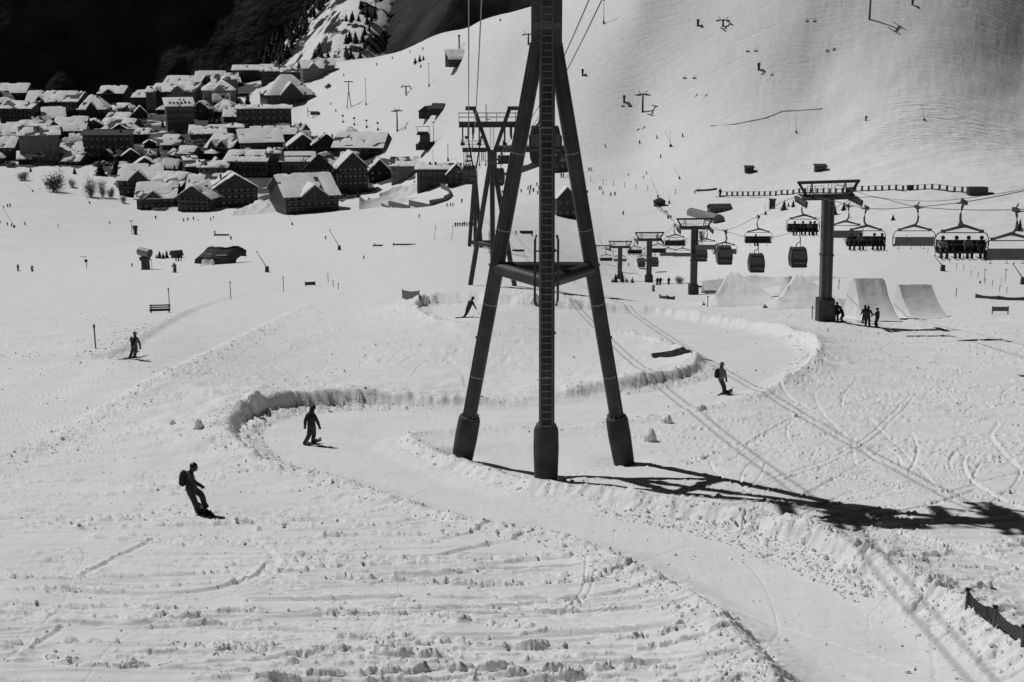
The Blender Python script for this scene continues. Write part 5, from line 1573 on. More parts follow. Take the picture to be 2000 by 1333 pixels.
MB().tube([d + Vector((0, -2.05, .9)), d + Vector((0, -2.2, .9))], 1.6, 14).obj('end_cap', M['plaster2'], t)

# huts on the slopes
def snow_roof(b, w, d, z0, rise, th, seed, kind, ov=.35, hole=.36):
    r = random.Random(seed)
    nx, ny = 15, 12
    ph = seed * 3.7
    top, bot = [], []
    for j in range(ny + 1):
        v = j / ny * 2 - 1
        tr, br = [], []
        for i in range(nx + 1):
            u = i / nx * 2 - 1
            x, y = u * (w / 2 + ov), v * (d / 2 + ov)
            if kind == 'gable': z = z0 + rise * (1 - abs(v)) - .02
            elif kind == 'end': z = z0 + rise * (1 - abs(u)) - .02
            elif kind == 'hip': z = z0 + rise * (1 - max(abs(v), max(0, (abs(u) - .25) / .75)))
            else: z = z0 + rise * (v + 1) / 2
            e = min(1, (1 - max(abs(u), abs(v))) * 5)
            t = th * (.35 + .65 * e) * r.uniform(.8, 1.15)
            pn = float(fbm(np.array(x / 4.5 + ph), np.array(y / 4.5 + ph * .7), 3, seed))
            if pn < hole: t = -.12
            tr.append((x * (1 - .015 * r.random()), y, z + max(t, -.1))); br.append((x, y, z))
        top.append(tr); bot.append(br)
    b.grid(top)
    for tr, br in ((top[0], bot[0]), (top[-1], bot[-1]), ([q[0] for q in top], [q[0] for q in bot]), ([q[-1] for q in top], [q[-1] for q in bot])):
        b.grid([br, tr]) if tr is not top[-1] else b.grid([tr, br])
PANE = {}
def pane(w, h, mname, name='window'):
    k = (round(w, 2), round(h, 2), mname)
    if k not in PANE: PANE[k] = MB().box((0, 0, 0), (w, .10, h)).mesh(name, M[mname])
    return PANE[k]
def house(name, label, cat, group, p, rz, w, d, wall_h, rise, kind, wall_m, snow=.5, nwin=None, win_m='pane', chim=1, seed=0, balcony=False, roof_m='roof', door=False, dorm=0, ov=.8, sink=4.0, cross=0, hole=.36):
    r = random.Random(seed)
    t = thing(name, label, cat, p, rz, group)
    b = MB()
    b.box((0, 0, (wall_h - sink) / 2), (w, d, wall_h + sink))
    if kind == 'gable':
        b.add([(-w / 2, -d / 2, wall_h), (-w / 2, d / 2, wall_h), (-w / 2, 0, wall_h + rise * .98), (w / 2, -d / 2, wall_h), (w / 2, d / 2, wall_h), (w / 2, 0, wall_h + rise * .98)], [(0, 2, 1), (3, 4, 5)])
    elif kind == 'end':
        b.add([(-w / 2, -d / 2, wall_h), (w / 2, -d / 2, wall_h), (0, -d / 2, wall_h + rise * .98), (-w / 2, d / 2, wall_h), (w / 2, d / 2, wall_h), (0, d / 2, wall_h + rise * .98)], [(0, 1, 2), (3, 5, 4)])
    elif kind == 'flat':
        b.add([(-w / 2, -d / 2, wall_h), (-w / 2, d / 2, wall_h), (-w / 2, d / 2, wall_h + rise), (w / 2, -d / 2, wall_h), (w / 2, d / 2, wall_h), (w / 2, d / 2, wall_h + rise)], [(0, 2, 1), (3, 4, 5), (1, 2, 5, 4)])
    b.obj('wall', M[wall_m], t)
    W, D = w / 2 + ov, d / 2 + ov
    rb = MB(); T = .28
    k = ov / (d / 2) * rise; kx = ov / (w / 2) * rise
    if kind == 'gable':
        for s in (-1, 1): rb.add([(-W, s * D, wall_h - k), (W, s * D, wall_h - k), (W, 0, wall_h + rise), (-W, 0, wall_h + rise), (-W, s * D, wall_h - k - T), (W, s * D, wall_h - k - T), (W, 0, wall_h + rise - T), (-W, 0, wall_h + rise - T)], [(0, 1, 2, 3) if s < 0 else (3, 2, 1, 0), (0, 4, 5, 1), (1, 5, 6, 2), (3, 7, 4, 0), (4, 7, 6, 5)])
    elif kind == 'end':
        for s in (-1, 1): rb.add([(s * W, -D, wall_h - kx), (s * W, D, wall_h - kx), (0, D, wall_h + rise), (0, -D, wall_h + rise), (s * W, -D, wall_h - kx - T), (s * W, D, wall_h - kx - T), (0, D, wall_h + rise - T), (0, -D, wall_h + rise - T)], [(0, 1, 2, 3) if s > 0 else (3, 2, 1, 0), (0, 4, 5, 1), (1, 5, 6, 2), (3, 7, 4, 0), (4, 7, 6, 5)])
    elif kind == 'hip':
        q = .25 * W
        rb.add([(-W, -D, wall_h), (W, -D, wall_h), (W, D, wall_h), (-W, D, wall_h), (-q, 0, wall_h + rise), (q, 0, wall_h + rise)], [(0, 1, 5, 4), (1, 2, 5), (2, 3, 4, 5), (3, 0, 4), (3, 2, 1, 0)])
    else:
        rb.add([(-W, -D, wall_h), (W, -D, wall_h), (W, D, wall_h + rise), (-W, D, wall_h + rise), (-W, -D, wall_h - T), (W, -D, wall_h - T), (W, D, wall_h + rise - T), (-W, D, wall_h + rise - T)], [(0, 1, 2, 3), (0, 4, 5, 1), (1, 5, 6, 2), (2, 6, 7, 3), (3, 7, 4, 0), (4, 7, 6, 5)])
    ro = rb.obj('roof', M[roof_m], t)
    if snow > 0:
        sb = MB()
        snow_roof(sb, w, d, wall_h - (k if kind == 'gable' else kx if kind == 'end' else 0) + .02, rise + (k if kind == 'gable' else kx if kind == 'end' else 0), snow, seed, kind, ov, hole)
        sb.obj('roof_snow', M['snow2'], ro, True)
    for c in range(chim):
        x = r.uniform(-.3, .3) * w
        zc = wall_h + rise * (.75 if kind == 'gable' else .6)
        MB().box((x, r.uniform(-.05, .2) * d, zc + .7), (.9, .8, 2.2)).box((x, 0, zc + 1.9), (.01, .01, .01)).obj('chimney', M['roof'], ro)
    for c in range(dorm):
        x = (-.42 + .84 * (c + .5) / dorm) * w
        MB().box((x, -d * .28, wall_h + rise * .45), (1.5, 1.2, 1.5)).obj('dormer', M['roof'], ro)
    for c in range(cross):                        # cross gables breaking out of the roof slope toward the street
        x = ((c + .5) / cross - .5) * w * .8 + r.uniform(-.06, .06) * w
        cw = w * r.uniform(.34, .5) / max(1, cross * .62); ch = rise * r.uniform(.6, .98)
        zb_ = wall_h - .4; y0 = -d / 2 - r.uniform(.4, 3.5); y1 = -d * .02
        q = MB(); q.add([(x - cw / 2, y0, zb_ - 2), (x + cw / 2, y0, zb_ - 2), (x + cw / 2, y0, zb_ + .3), (x, y0, zb_ + ch), (x - cw / 2, y0, zb_ + .3), (x - cw / 2, y1, zb_ - 2), (x + cw / 2, y1, zb_ - 2), (x + cw / 2, y1, zb_ + .3), (x, y1, zb_ + ch), (x - cw / 2, y1, zb_ + .3)],
            [(0, 1, 2, 3, 4), (1, 6, 7, 2), (5, 0, 4, 9)])
        q.obj('gable', M[wall_m], t)
        q = MB()
        for s_ in (-1, 1):
            e = Vector((x + s_ * (cw / 2 + .5), 0, zb_ + .1)); a_ = Vector((x, 0, zb_ + ch + .15))
            for th_, yy in ((0, 0),):
                rows_ = []
                for k_ in range(5):
                    y_ = y0 - .5 + (y1 - y0 + .5) * k_ / 4
                    rows_.append([Vector((p_.x, y_, p_.z + dz_)) for p_, dz_ in ((e, -.15), (e, .35 + .2 * r.random()), (e.lerp(a_, .5), .55 + .25 * r.random()), (a_, .45))])
                q.grid(rows_ if s_ < 0 else [v[::-1] for v in rows_])
            q.add([Vector((e.x, y0 - .5, e.z - .15)), Vector((e.x, y0 - .5, e.z + .4)), Vector((a_.x, y0 - .5, a_.z + .45)), Vector((a_.x, y0 - .5, a_.z - .1))], [(0, 1, 2, 3)])
        q.obj('gable_snow', M['snow2'], ro)
        inst('window', pane(1.1, 1.2, win_m), t, (x, y0 - .03, zb_ + ch * .2))
    if nwin:
        nx, nz = nwin
        fh = wall_h / nz
        for j in range(nz):
            z = fh * (j + .52)
            for i in range(nx):
                x = (-.5 + (i + .5) / nx) * w + r.uniform(-.1, .1)
                inst('window', pane(min(1.5, w / nx * .5), min(1.4, fh * .5), win_m), t, (x, -d / 2 - .02, z))
            if balcony and j:
                MB().box((0, -d / 2 - .7, fh * j + .05), (w * .94, 1.4, .16)).box((0, -d / 2 - 1.38, fh * j + .5), (w * .94, .06, .8)).obj('balcony', M['wood2'], t)
        ns = max(1, int(d / w * nx * .7))
        for sx in (-1, 1):
            for i in range(ns):
                inst('window', pane(1.1, min(1.3, fh * .5), win_m), t, (sx * (w / 2 + .02), (-.5 + (i + .5) / ns) * d, fh * .55), (0, 0, PI / 2))
    if door: inst('door', pane(1.1, 2.1, 'wood', 'door'), t, (w * .22, -d / 2 - .03, 1.05))
    return t
def hut(px, py, wpx, hpx, kind, lab, m='wood', rr=.4, rz=0, snow=0.0, **kw):
    g = ground(px, py); s = scale_at(g); w, h = wpx / s, hpx / s
    return house('ski_hut', lab, 'hut', 'huts on the pistes', g, rz, w * .88, w * .6, h * (1 - rr), h * rr, kind, m, snow, kw.pop('nwin', None), 'glass', 0, int(px), ov=.3, sink=1.0, **kw)
hut(345, 504, 22, 15, 'gable', 'tiny dark hut beside young firs in the left meadow', rz=.5, door=True, nwin=(2, 1))
hut(1405, 414, 46, 16, 'gable', 'long dark hut with shallow roof left of the moving carpet', rz=.15, nwin=(4, 1))
hut(1288, 402, 24, 15, 'hip', 'small pyramid roofed hut under a snow lance', door=True)
hut(1463, 336, 19, 12, 'flat', 'left one of two flat cabins on the broad slope', door=True, rr=.2); hut(1602, 334, 25, 13, 'flat', 'right one of two flat cabins on the broad slope', nwin=(3, 1), rr=.25)
hut(836, 229, 34, 22, 'end', 'front gable of the dark double hut on the upper meadow', 'wood', .45, -.5, nwin=(2, 1)); hut(857, 222, 30, 20, 'gable', 'rear part of the dark double hut on the upper meadow', 'wood', .45, -.5)
hut(1105, 424, 44, 60, 'end', 'dark gabled lift hut between front and right tower legs', 'wood', .35, .15, snow=.35, nwin=(3, 2))
hut(1098, 333, 36, 22, 'flat', 'dark flat lift cabin seen between the tower legs', 'wood', .15, 0, nwin=(3, 1)); hut(892, 128, 44, 30, 'flat', 'snow covered hut dug into the skyline slope', 'wood', .62, .35, snow=.9, hole=0, )
marker(897, 97, 28, 'dark narrow post on top of the snow covered hut', .5)
g = ground(1508, 409)
t = thing('information_board', 'narrow dark board under a small roof right of the long hut', 'notice board', g, -.3)
MB().box((0, 0, 1.5), (2.0, .3, 3.0)).obj('panel', M['wood'], t); MB().box((0, 0, 3.3), (2.5, .9, .2), rx=.4).obj('roof', M['roof'], t)

# landing airbag with its take-off ramp
g = ground(418, 517); s = scale_at(g)
t = thing('landing_airbag', 'huge dark inflated landing bag with pale lettering in the left meadow', 'airbag', g)
w = 84 / s
b = MB(); rowsv = []
prof = [(-.5, 1.0), (-.46, .55), (-.3, .2), (-.05, .02), (.25, .02), (.42, .22), (.5, .55)]
for j, (v, hz) in enumerate(((0, .0), (.06, .62), (.35, .78), (.7, .95), (1.0, 1.0), (1.03, .2))):
    row = []
    for i in range(12):
        u = i / 11
        x = (-.5 + u) * w * (1 - .06 * abs(v - .5)) + v * .09 * w
        y = v * w * .75 + 1.2 * math.cos(u * PI * 2)
        z = hz * 2.5 * min(1, .35 + 3.2 * min(u + .06, 1.06 - u)) * (1 + .05 * math.sin(u * 19))
        row.append((x, y, z))
    rowsv.append(row)
b.grid(rowsv)
b.obj('cushion', M['bag'], t, True)
MB().tube([rowsv[4][i] for i in range(12)], .35, 8).obj('rim', M['rubber'], t, True)
for (x, y, wd) in ((-.12, .25, .16), (.16, .12, .26), (.02, .6, .12)):
    MB().box((x * w, y * w * .75, 2.5 * (.66 + y * .33) + .13), (wd * w, .9, .03), rx=.12, rz=.12).obj('lettering', M['galv'], t)
def wedge(px0, px1, pt0, pt1, py, pyt, lab, m='snow', name='snow_kicker', curve_=1.8, dep=1.3, side=.6):
    """take-off ramp of packed snow: low edge toward the camera, lip at the back"""
    ga, gb = ground(px0, py), ground(px1, py)
    s = scale_at((ga + gb) / 2)
    H = (py - pyt) / s / (1 + .17 * dep); Wd = (px1 - px0) / s
    D_ = H * dep
    o = (ga + gb) / 2
    t = thing(name, lab, 'snow ramp', o, 0, 'snow ramps of the terrain park')
    shift = ((pt0 + pt1) / 2 - (px0 + px1) / 2) / s; Wt = (pt1 - pt0) / s
    zz = min(0, gz(o.x, o.y + D_) - o.z)
    rowsv = []
    for k in range(17):
        u = k / 16
        z = H * (u ** curve_); y = D_ * u; wk = Wd * (1 - u) + Wt * u
        rowsv.append([(shift * u + wk * (i / 12 - .5) + (.10 * (float(vnoise(np.array(y * 1.3 + px0), np.array(i * 1.0), 3)) - .5) if i in (0, 12) else 0), y + .25 * u * (float(vnoise(np.array(i * .6 + px0), np.array(.5), 5)) - .5), z + .03 + .16 * (float(fbm(np.array(i * .35 + px0), np.array(y * .6), 3, 9)) - .5)) for i in range(13)])
    MB().grid(rowsv).obj('ramp_face', M['snow2'], t, True)
    sb = MB()
    for sx, e in ((-1, 0), (1, -1)):
        edge = [r[e] for r in rowsv]
        out = [(x + sx * (side * z + .1), y + .3 * z, -2.0 + zz) for x, y, z in edge]
        mid = [(x + sx * (side * .3 * z + .05), y + .1 * z, z * .9) for x, y, z in edge]
        sb.grid([edge, mid, out] if sx > 0 else [out, mid, edge])
    lip = rowsv[-1]
    sb.grid([lip, [(x, y + .5, z - .1) for x, y, z in lip], [(x, y + 2.4, -2 + zz) for x, y, z in lip]])
    sb.obj('flank', M['snow2'], t, True)
wedge(1692, 1762, 1688, 1744, 628, 545, 'taller left kicker with smooth grey run-up face', side=.3)
wedge(1786, 1856, 1773, 1838, 622, 557, 'right kicker with a dark triangular flank', side=.12)
wedge(1544, 1572, 1544, 1572, 580, 541, 'small kicker between the two snow mounds', dep=1.0); wedge(393, 414, 394, 413, 519, 507, 'small take-off ramp in front of the dark airbag', dep=1.2)
def mound(pts, ridge, lab, seed):
    """heap of bulldozed snow; pts px outline of the base, ridge px crest points"""
    gs = [ground(*p) for p in pts]
    o = sum(gs, Vector()) / len(gs)
    s = scale_at(o)
    x0, x1 = min(p[0] for p in pts), max(p[0] for p in pts)
    n = 40; rowsv = []
    rn = np.random.default_rng(seed)
    W = (x1 - x0) / s
    for j in range(22):
        v = j / 21
        row = []
        for i in range(n + 1):
            u = i / n
            px = x0 + (x1 - x0) * u
            zt = np.interp(px, [r[0] for r in ridge], [r[1] for r in ridge])
            yb = np.interp(px, [p[0] for p in pts], [p[1] for p in pts])
            h = max(0, (yb - zt) / s) * .64
            prof = (v / .5) if v < .5 else (1 - (v - .5) / .5)
            dp = max(5, h * 6.5); X_ = (u - .5) * W; Y_ = (v - .5) * dp + dp * .5
            q_ = float(fbm(np.array(X_ * .45 + seed), np.array(Y_ * .45), 4, seed)) - .5
            z = h * min(1, prof ** .85) * (1 + .55 * q_) + .5 * q_ * prof + (.10 * (rn.random() - .5) if 0 < h else 0) * prof
            zg = gz(o.x + X_, o.y + Y_) - o.z
            row.append((X_, Y_, max(z + min(zg, 0) * (1 - prof), zg - .3) if v < .5 else z * 1.0 + (zg - .5) * (1 - prof)))
        rowsv.append(row)
    t = tag(MB().grid(rowsv).obj('snow_mound', M['snow2'], None, True, (o.x, o.y, o.z)), lab, 'snow mound', 'snow mounds of the terrain park')
mound([(1385, 596), (1450, 600), (1530, 602)], [(1385, 594), (1420, 565), (1452, 528), (1480, 552), (1530, 592)], 'left pointed mound of bulldozed snow with a dark box', 1)
mound([(1500, 604), (1590, 606), (1660, 604)], [(1500, 600), (1540, 572), (1585, 533), (1602, 545), (1660, 598)], 'right pointed mound of bulldozed snow behind the pylon', 2)
mound([(1420, 560), (1520, 560), (1800, 560)], [(1420, 552), (1500, 538), (1560, 540), (1640, 540), (1720, 542), (1800, 553)], 'long low bank of snow behind the park mounds', 3)
g = ground(1470, 585); s = scale_at(g)
t = thing('rail_box', 'dark sloped rail box lying on the left snow mound', 'rail box', g + Vector((0, .2, .35)), -.1)
w = 46 / s
MB().add([(-w / 2, 0, -.2), (-w * .22, 0, .75), (w * .22, 0, .8), (w / 2, 0, 0), (-w / 2, 1.4, .1), (-w * .2, 1.5, 1.0), (w * .22, 1.5, 1.05), (w / 2, 1.4, .3)], [(0, 1, 5, 4), (1, 2, 6, 5), (2, 3, 7, 6), (0, 3, 2, 1)]).obj('slide_plate', M['steel'], t)
MB().tube([(-w / 2, 0, -.2), (-w * .22, 0, .78), (w * .22, 0, .83), (w / 2, 0, 0)], .06, 6).obj('edge_rail', M['steel2'], t)

# trees on the pistes
for px, py, h, lab in [(312, 505, 17, 'leftmost young fir beside the tiny hut'), (319, 506, 15, 'second young fir beside the tiny hut'), (326, 505, 19, 'tall young fir near the tiny hut wall'), (306, 505, 10, 'low spreading fir at the end of the row by the tiny hut'),
                       (1531, 411, 22, 'fir left of the nearest pylon head'), (1549, 405, 16, 'smaller fir touching the nearest pylon'), (1540, 404, 10, 'low bush between the two firs left of the pylon'), (1629, 420, 24, 'fir just right of the nearest pylon'), (1648, 412, 20, 'fir half hidden by the sheaves of the nearest pylon'),
                       (1744, 431, 14, 'round bushy fir above the pale empty chair'), (1875, 442, 18, 'dark fir behind the hanger of the closest full chair'), (1991, 452, 26, 'fir at the right edge behind the cut off chair'), (1662, 427, 5, 'tiny bush right of the pylon firs'),
                       (1202, 552, 20, 'fir left of the fourth pylon foot'), (1196, 552, 10, 'small fir at the left end by the fourth pylon'), (1215, 552, 24, 'tallest fir right behind the fourth pylon foot'), (1224, 552, 11, 'rounded fir right of the fourth pylon'), (1235, 553, 14, 'fir at the right end of the row by the fourth pylon'),
                       (1405, 553, 12, 'small fir left of the park mounds'), (1422, 556, 20, 'leaning dark fir beside the left snow mound'), (1414, 558, 13, 'low fir at the edge of the left snow mound'),
                       (811, 125, 14, 'left fir of the small clump near the skyline'), (820, 121, 15, 'tallest fir of the small clump near the skyline'), (827, 118, 11, 'right fir of the small clump near the skyline'), (822, 132, 8, 'lowest fir of the small clump near the skyline'), (977, 41, 7, 'single tiny bush under the skyline'),
                       (484, 210, 30, 'tall pointed fir at the upper edge of the village'), (463, 207, 22, 'broad fir left of the tall pointed one'), (146, 340, 15, 'little fir standing on the snow below the village')]:
    g = ground(px, py); conifer(g, h / scale_at(g), lab, 'firs on the pistes', sink=.1)
bare_tree(46, 352, 16, 24, 'small pale bare tree at the left below the village'); bare_tree(110, 375, 40, 40, 'large round bare tree below the village'); bare_tree(142, 366, 18, 14, 'faint thin bare tree beside the large round one')
bare_tree(178, 385, 40, 28, 'tall bare tree, left of the row near the arched roof chalet'); bare_tree(200, 386, 34, 16, 'narrow bare tree in the row near the arched roof chalet'); bare_tree(217, 387, 22, 14, 'last bare tree of the row, against the arched roof chalet'); bare_tree(241, 397, 18, 14, 'lone bare sapling under the chalet corner'); bare_tree(1327, 555, 16, 18, 'bare bush right of the third pylon', 'bushes on the pistes'); bare_tree(1370, 470, 20, 14, 'bare bush behind the second pylon', 'bushes on the pistes')

# second, far lift on the upper slope
def far_pylon(px, py, hpx, lab, rz=.5):
    g = ground(px, py); s = scale_at(g); h = hpx / s
    t = thing('far_lift_pylon', lab, 'lift pylon', g, rz, 'pylons of the far lifts')
    MB().tube([(0, 0, -.6), (0, 0, h)], [.55, .38], 8).obj('post', M['steel'], t)
    MB().box((0, 0, h - .6), (6.4, .5, .5)).obj('crossarm', M['steel'], t)
    for sx in (-1, 1):
        MB().box((sx * 2.9, 0, h - .95), (.5, 4.5, .5)).obj('sheave_battery', M['steel'], t)
        MB().bar((sx * 1.2, 0, h - .4), (sx * 2.6, 0, h + 1.2), .25).obj('strut', M['steel'], t)
    return t
far_pylon(1255, 219, 36, 'dark lift pylon on the open slope left of the far chairs'); far_pylon(1698, 38, 56, 'lift pylon cut by the top edge on the upper slope'); far_pylon(776, 257, 42, 'lift pylon leaning over the upper meadow with a wide head', .9); far_pylon(1032, 86, 20, 'small slanted lift post left of the tower head', .2); far_pylon(1412, 52, 14, 'tiny lift post beside the high floodlight', .2); far_pylon(793, 184, 16, 'tiny slanted lift post on the upper meadow', .2)
g = ground(682, 211); s = scale_at(g)
t = thing('far_lift_pylon', 'pale T shaped lift pylon with split legs above the village', 'lift pylon', g, 0, 'pylons of the far lifts')
h = 50 / s
for sx in (-1, 1): MB().bar((sx * 1.6, 0, -.5), (sx * .2, 0, h * .6), .5).obj('leg', M['steel2'], t)
MB().bar((0, 0, h * .55), (0, 0, h), .6).obj('post', M['steel2'], t); MB().box((0, 0, h), (6.5, .8, .7)).obj('crossarm', M['steel2'], t)
g = ground(582, 168)
t = thing('far_lift_pylon', 'thin dark lift pylon in front of the far apartment roofs', 'lift pylon', g, 0, 'pylons of the far lifts')
h = 36 / scale_at(g)
for sx in (-1, 1): MB().bar((sx * 1.2, 0, -.5), (0, 0, h * .7), .4).obj('leg', M['steel'], t)
MB().bar((0, 0, h * .6), (0, 0, h), .45).obj('post', M['steel'], t); MB().box((0, 0, h), (3.5, .6, .5)).obj('crossarm', M['steel'], t)
fc = MB(); fc.tube([(0, 0, 0), (0, 0, -1.6)], .12, 5).box((0, 0, -1.7), (3.0, .25, .2))
FC1 = fc.mesh('hanger', M['steel']); FC2 = MB().box((0, .1, -2.6), (3.2, .2, .9)).box((0, -.2, -3.05), (3.2, .7, .15)).mesh('seat', M['seat'])
for px, py, lab in [(1577, 42, 'left chair of the uppermost far pair'), (1592, 42, 'right chair of the uppermost far pair'), (1461, 101, 'left chair of the middle far pair'), (1477, 100, 'right chair of the middle far pair'), (1338, 153, 'left chair of the lower far pair'), (1357, 153, 'dark right chair of the lower far pair'), (1217, 208, 'left chair of the pair by the far lift pylon'), (1231, 208, 'right chair of the pair by the far lift pylon')]:
    g = ground(px, py + 27)
    s = scale_at(g); p = P(px, py - 7, g.y - 4)
    t = thing('far_chair', lab + ' on the upper slope', 'chairlift chair', p, .4, 'chairs of the far lift')
    k = 8.5 / s / 3.2
    inst('hanger', FC1, t, scale=(k, k, k)); inst('seat', FC2, t, scale=(k, k, k))
# ------------------------------------------------------------------ village
def road_mat():
    m = bpy.data.materials.new('road_and_snow'); m.use_nodes = True
    nt = m.node_tree; L = nt.links.new
    b = nt.nodes['Principled BSDF']; b.inputs['Roughness'].default_value = .9
    ge = nt.nodes.new('ShaderNodeNewGeometry')
    n = nt.nodes.new('ShaderNodeTexNoise'); n.inputs['Scale'].default_value = .045; n.inputs['Detail'].default_value = 6
    L(ge.outputs['Position'], n.inputs['Vector'])
    r = nt.nodes.new('ShaderNodeValToRGB')
    r.color_ramp.elements[0].position = .54; r.color_ramp.elements[0].color = (.045, .045, .045, 1)
    r.color_ramp.elements[1].position = .60; r.color_ramp.elements[1].color = (.7, .7, .7, 1)
    L(n.outputs[0], r.inputs[0]); L(r.outputs[0], b.inputs['Base Color'])
    return m
def drape(name, px0, px1, Y0, Y1, inside, m, dz=.25, nx=300, ny=260):
    """sheet lying on the snow between two bearings and distances"""
    b = MB(); ids = {}
    for j in range(ny):
        Y = Y0 * (Y1 / Y0) ** (j / (ny - 1))
        for i in range(nx):
            u = ((px0 + (px1 - px0) * i / (nx - 1)) - 1000) / F
            x = u * Y
            ids[i, j] = (x, Y, gz(x, Y) + dz)
    def key(p): 
        dep = p[1] * CP - p[2] * SP
        return 1000 + F * p[0] / dep, 666.5 - F * (p[1] * SP + p[2] * CP) / dep
    vmap = {}
    for j in range(ny - 1):
        for i in range(nx - 1):
            q = [ids[i, j], ids[i + 1, j], ids[i + 1, j + 1], ids[i, j + 1]]
            c = key([(q[0][k] + q[2][k]) / 2 for k in range(3)])
            if not inside(*c): continue
            f = []
            for p in q:
                if p not in vmap: vmap[p] = len(b.v); b.v.append(p)
                f.append(vmap[p])
            b.f.append(tuple(f)); b.m.append(0)
    return tag(b.obj(name, m, None, True), kind='structure')
def in_poly(poly):
    def f(x, y):
        q = float(fbm(np.array(x / 22), np.array(y / 9), 3, 3)) - .5
        x, y = x + 40 * q, y + 14 * q
        c = False
        for (x0, y0), (x1, y1) in zip(poly, poly[1:] + poly[:1]):
            if (y0 > y) != (y1 > y) and x < (x1 - x0) * (y - y0) / (y1 - y0) + x0: c = not c
        return c
    return f
drape('village_streets', -250, 900, 560, 1350, in_poly([(-220, 322), (-220, 205), (200, 190), (300, 160), (560, 140), (470, 190), (455, 245), (480, 262), (560, 262), (660, 268), (720, 300), (800, 322), (812, 350), (740, 362), (690, 385), (640, 402), (440, 404), (330, 398), (250, 385), (222, 345), (190, 326)]), road_mat())  # asphalt sheet; its dark tone also stands in for shade between packed houses

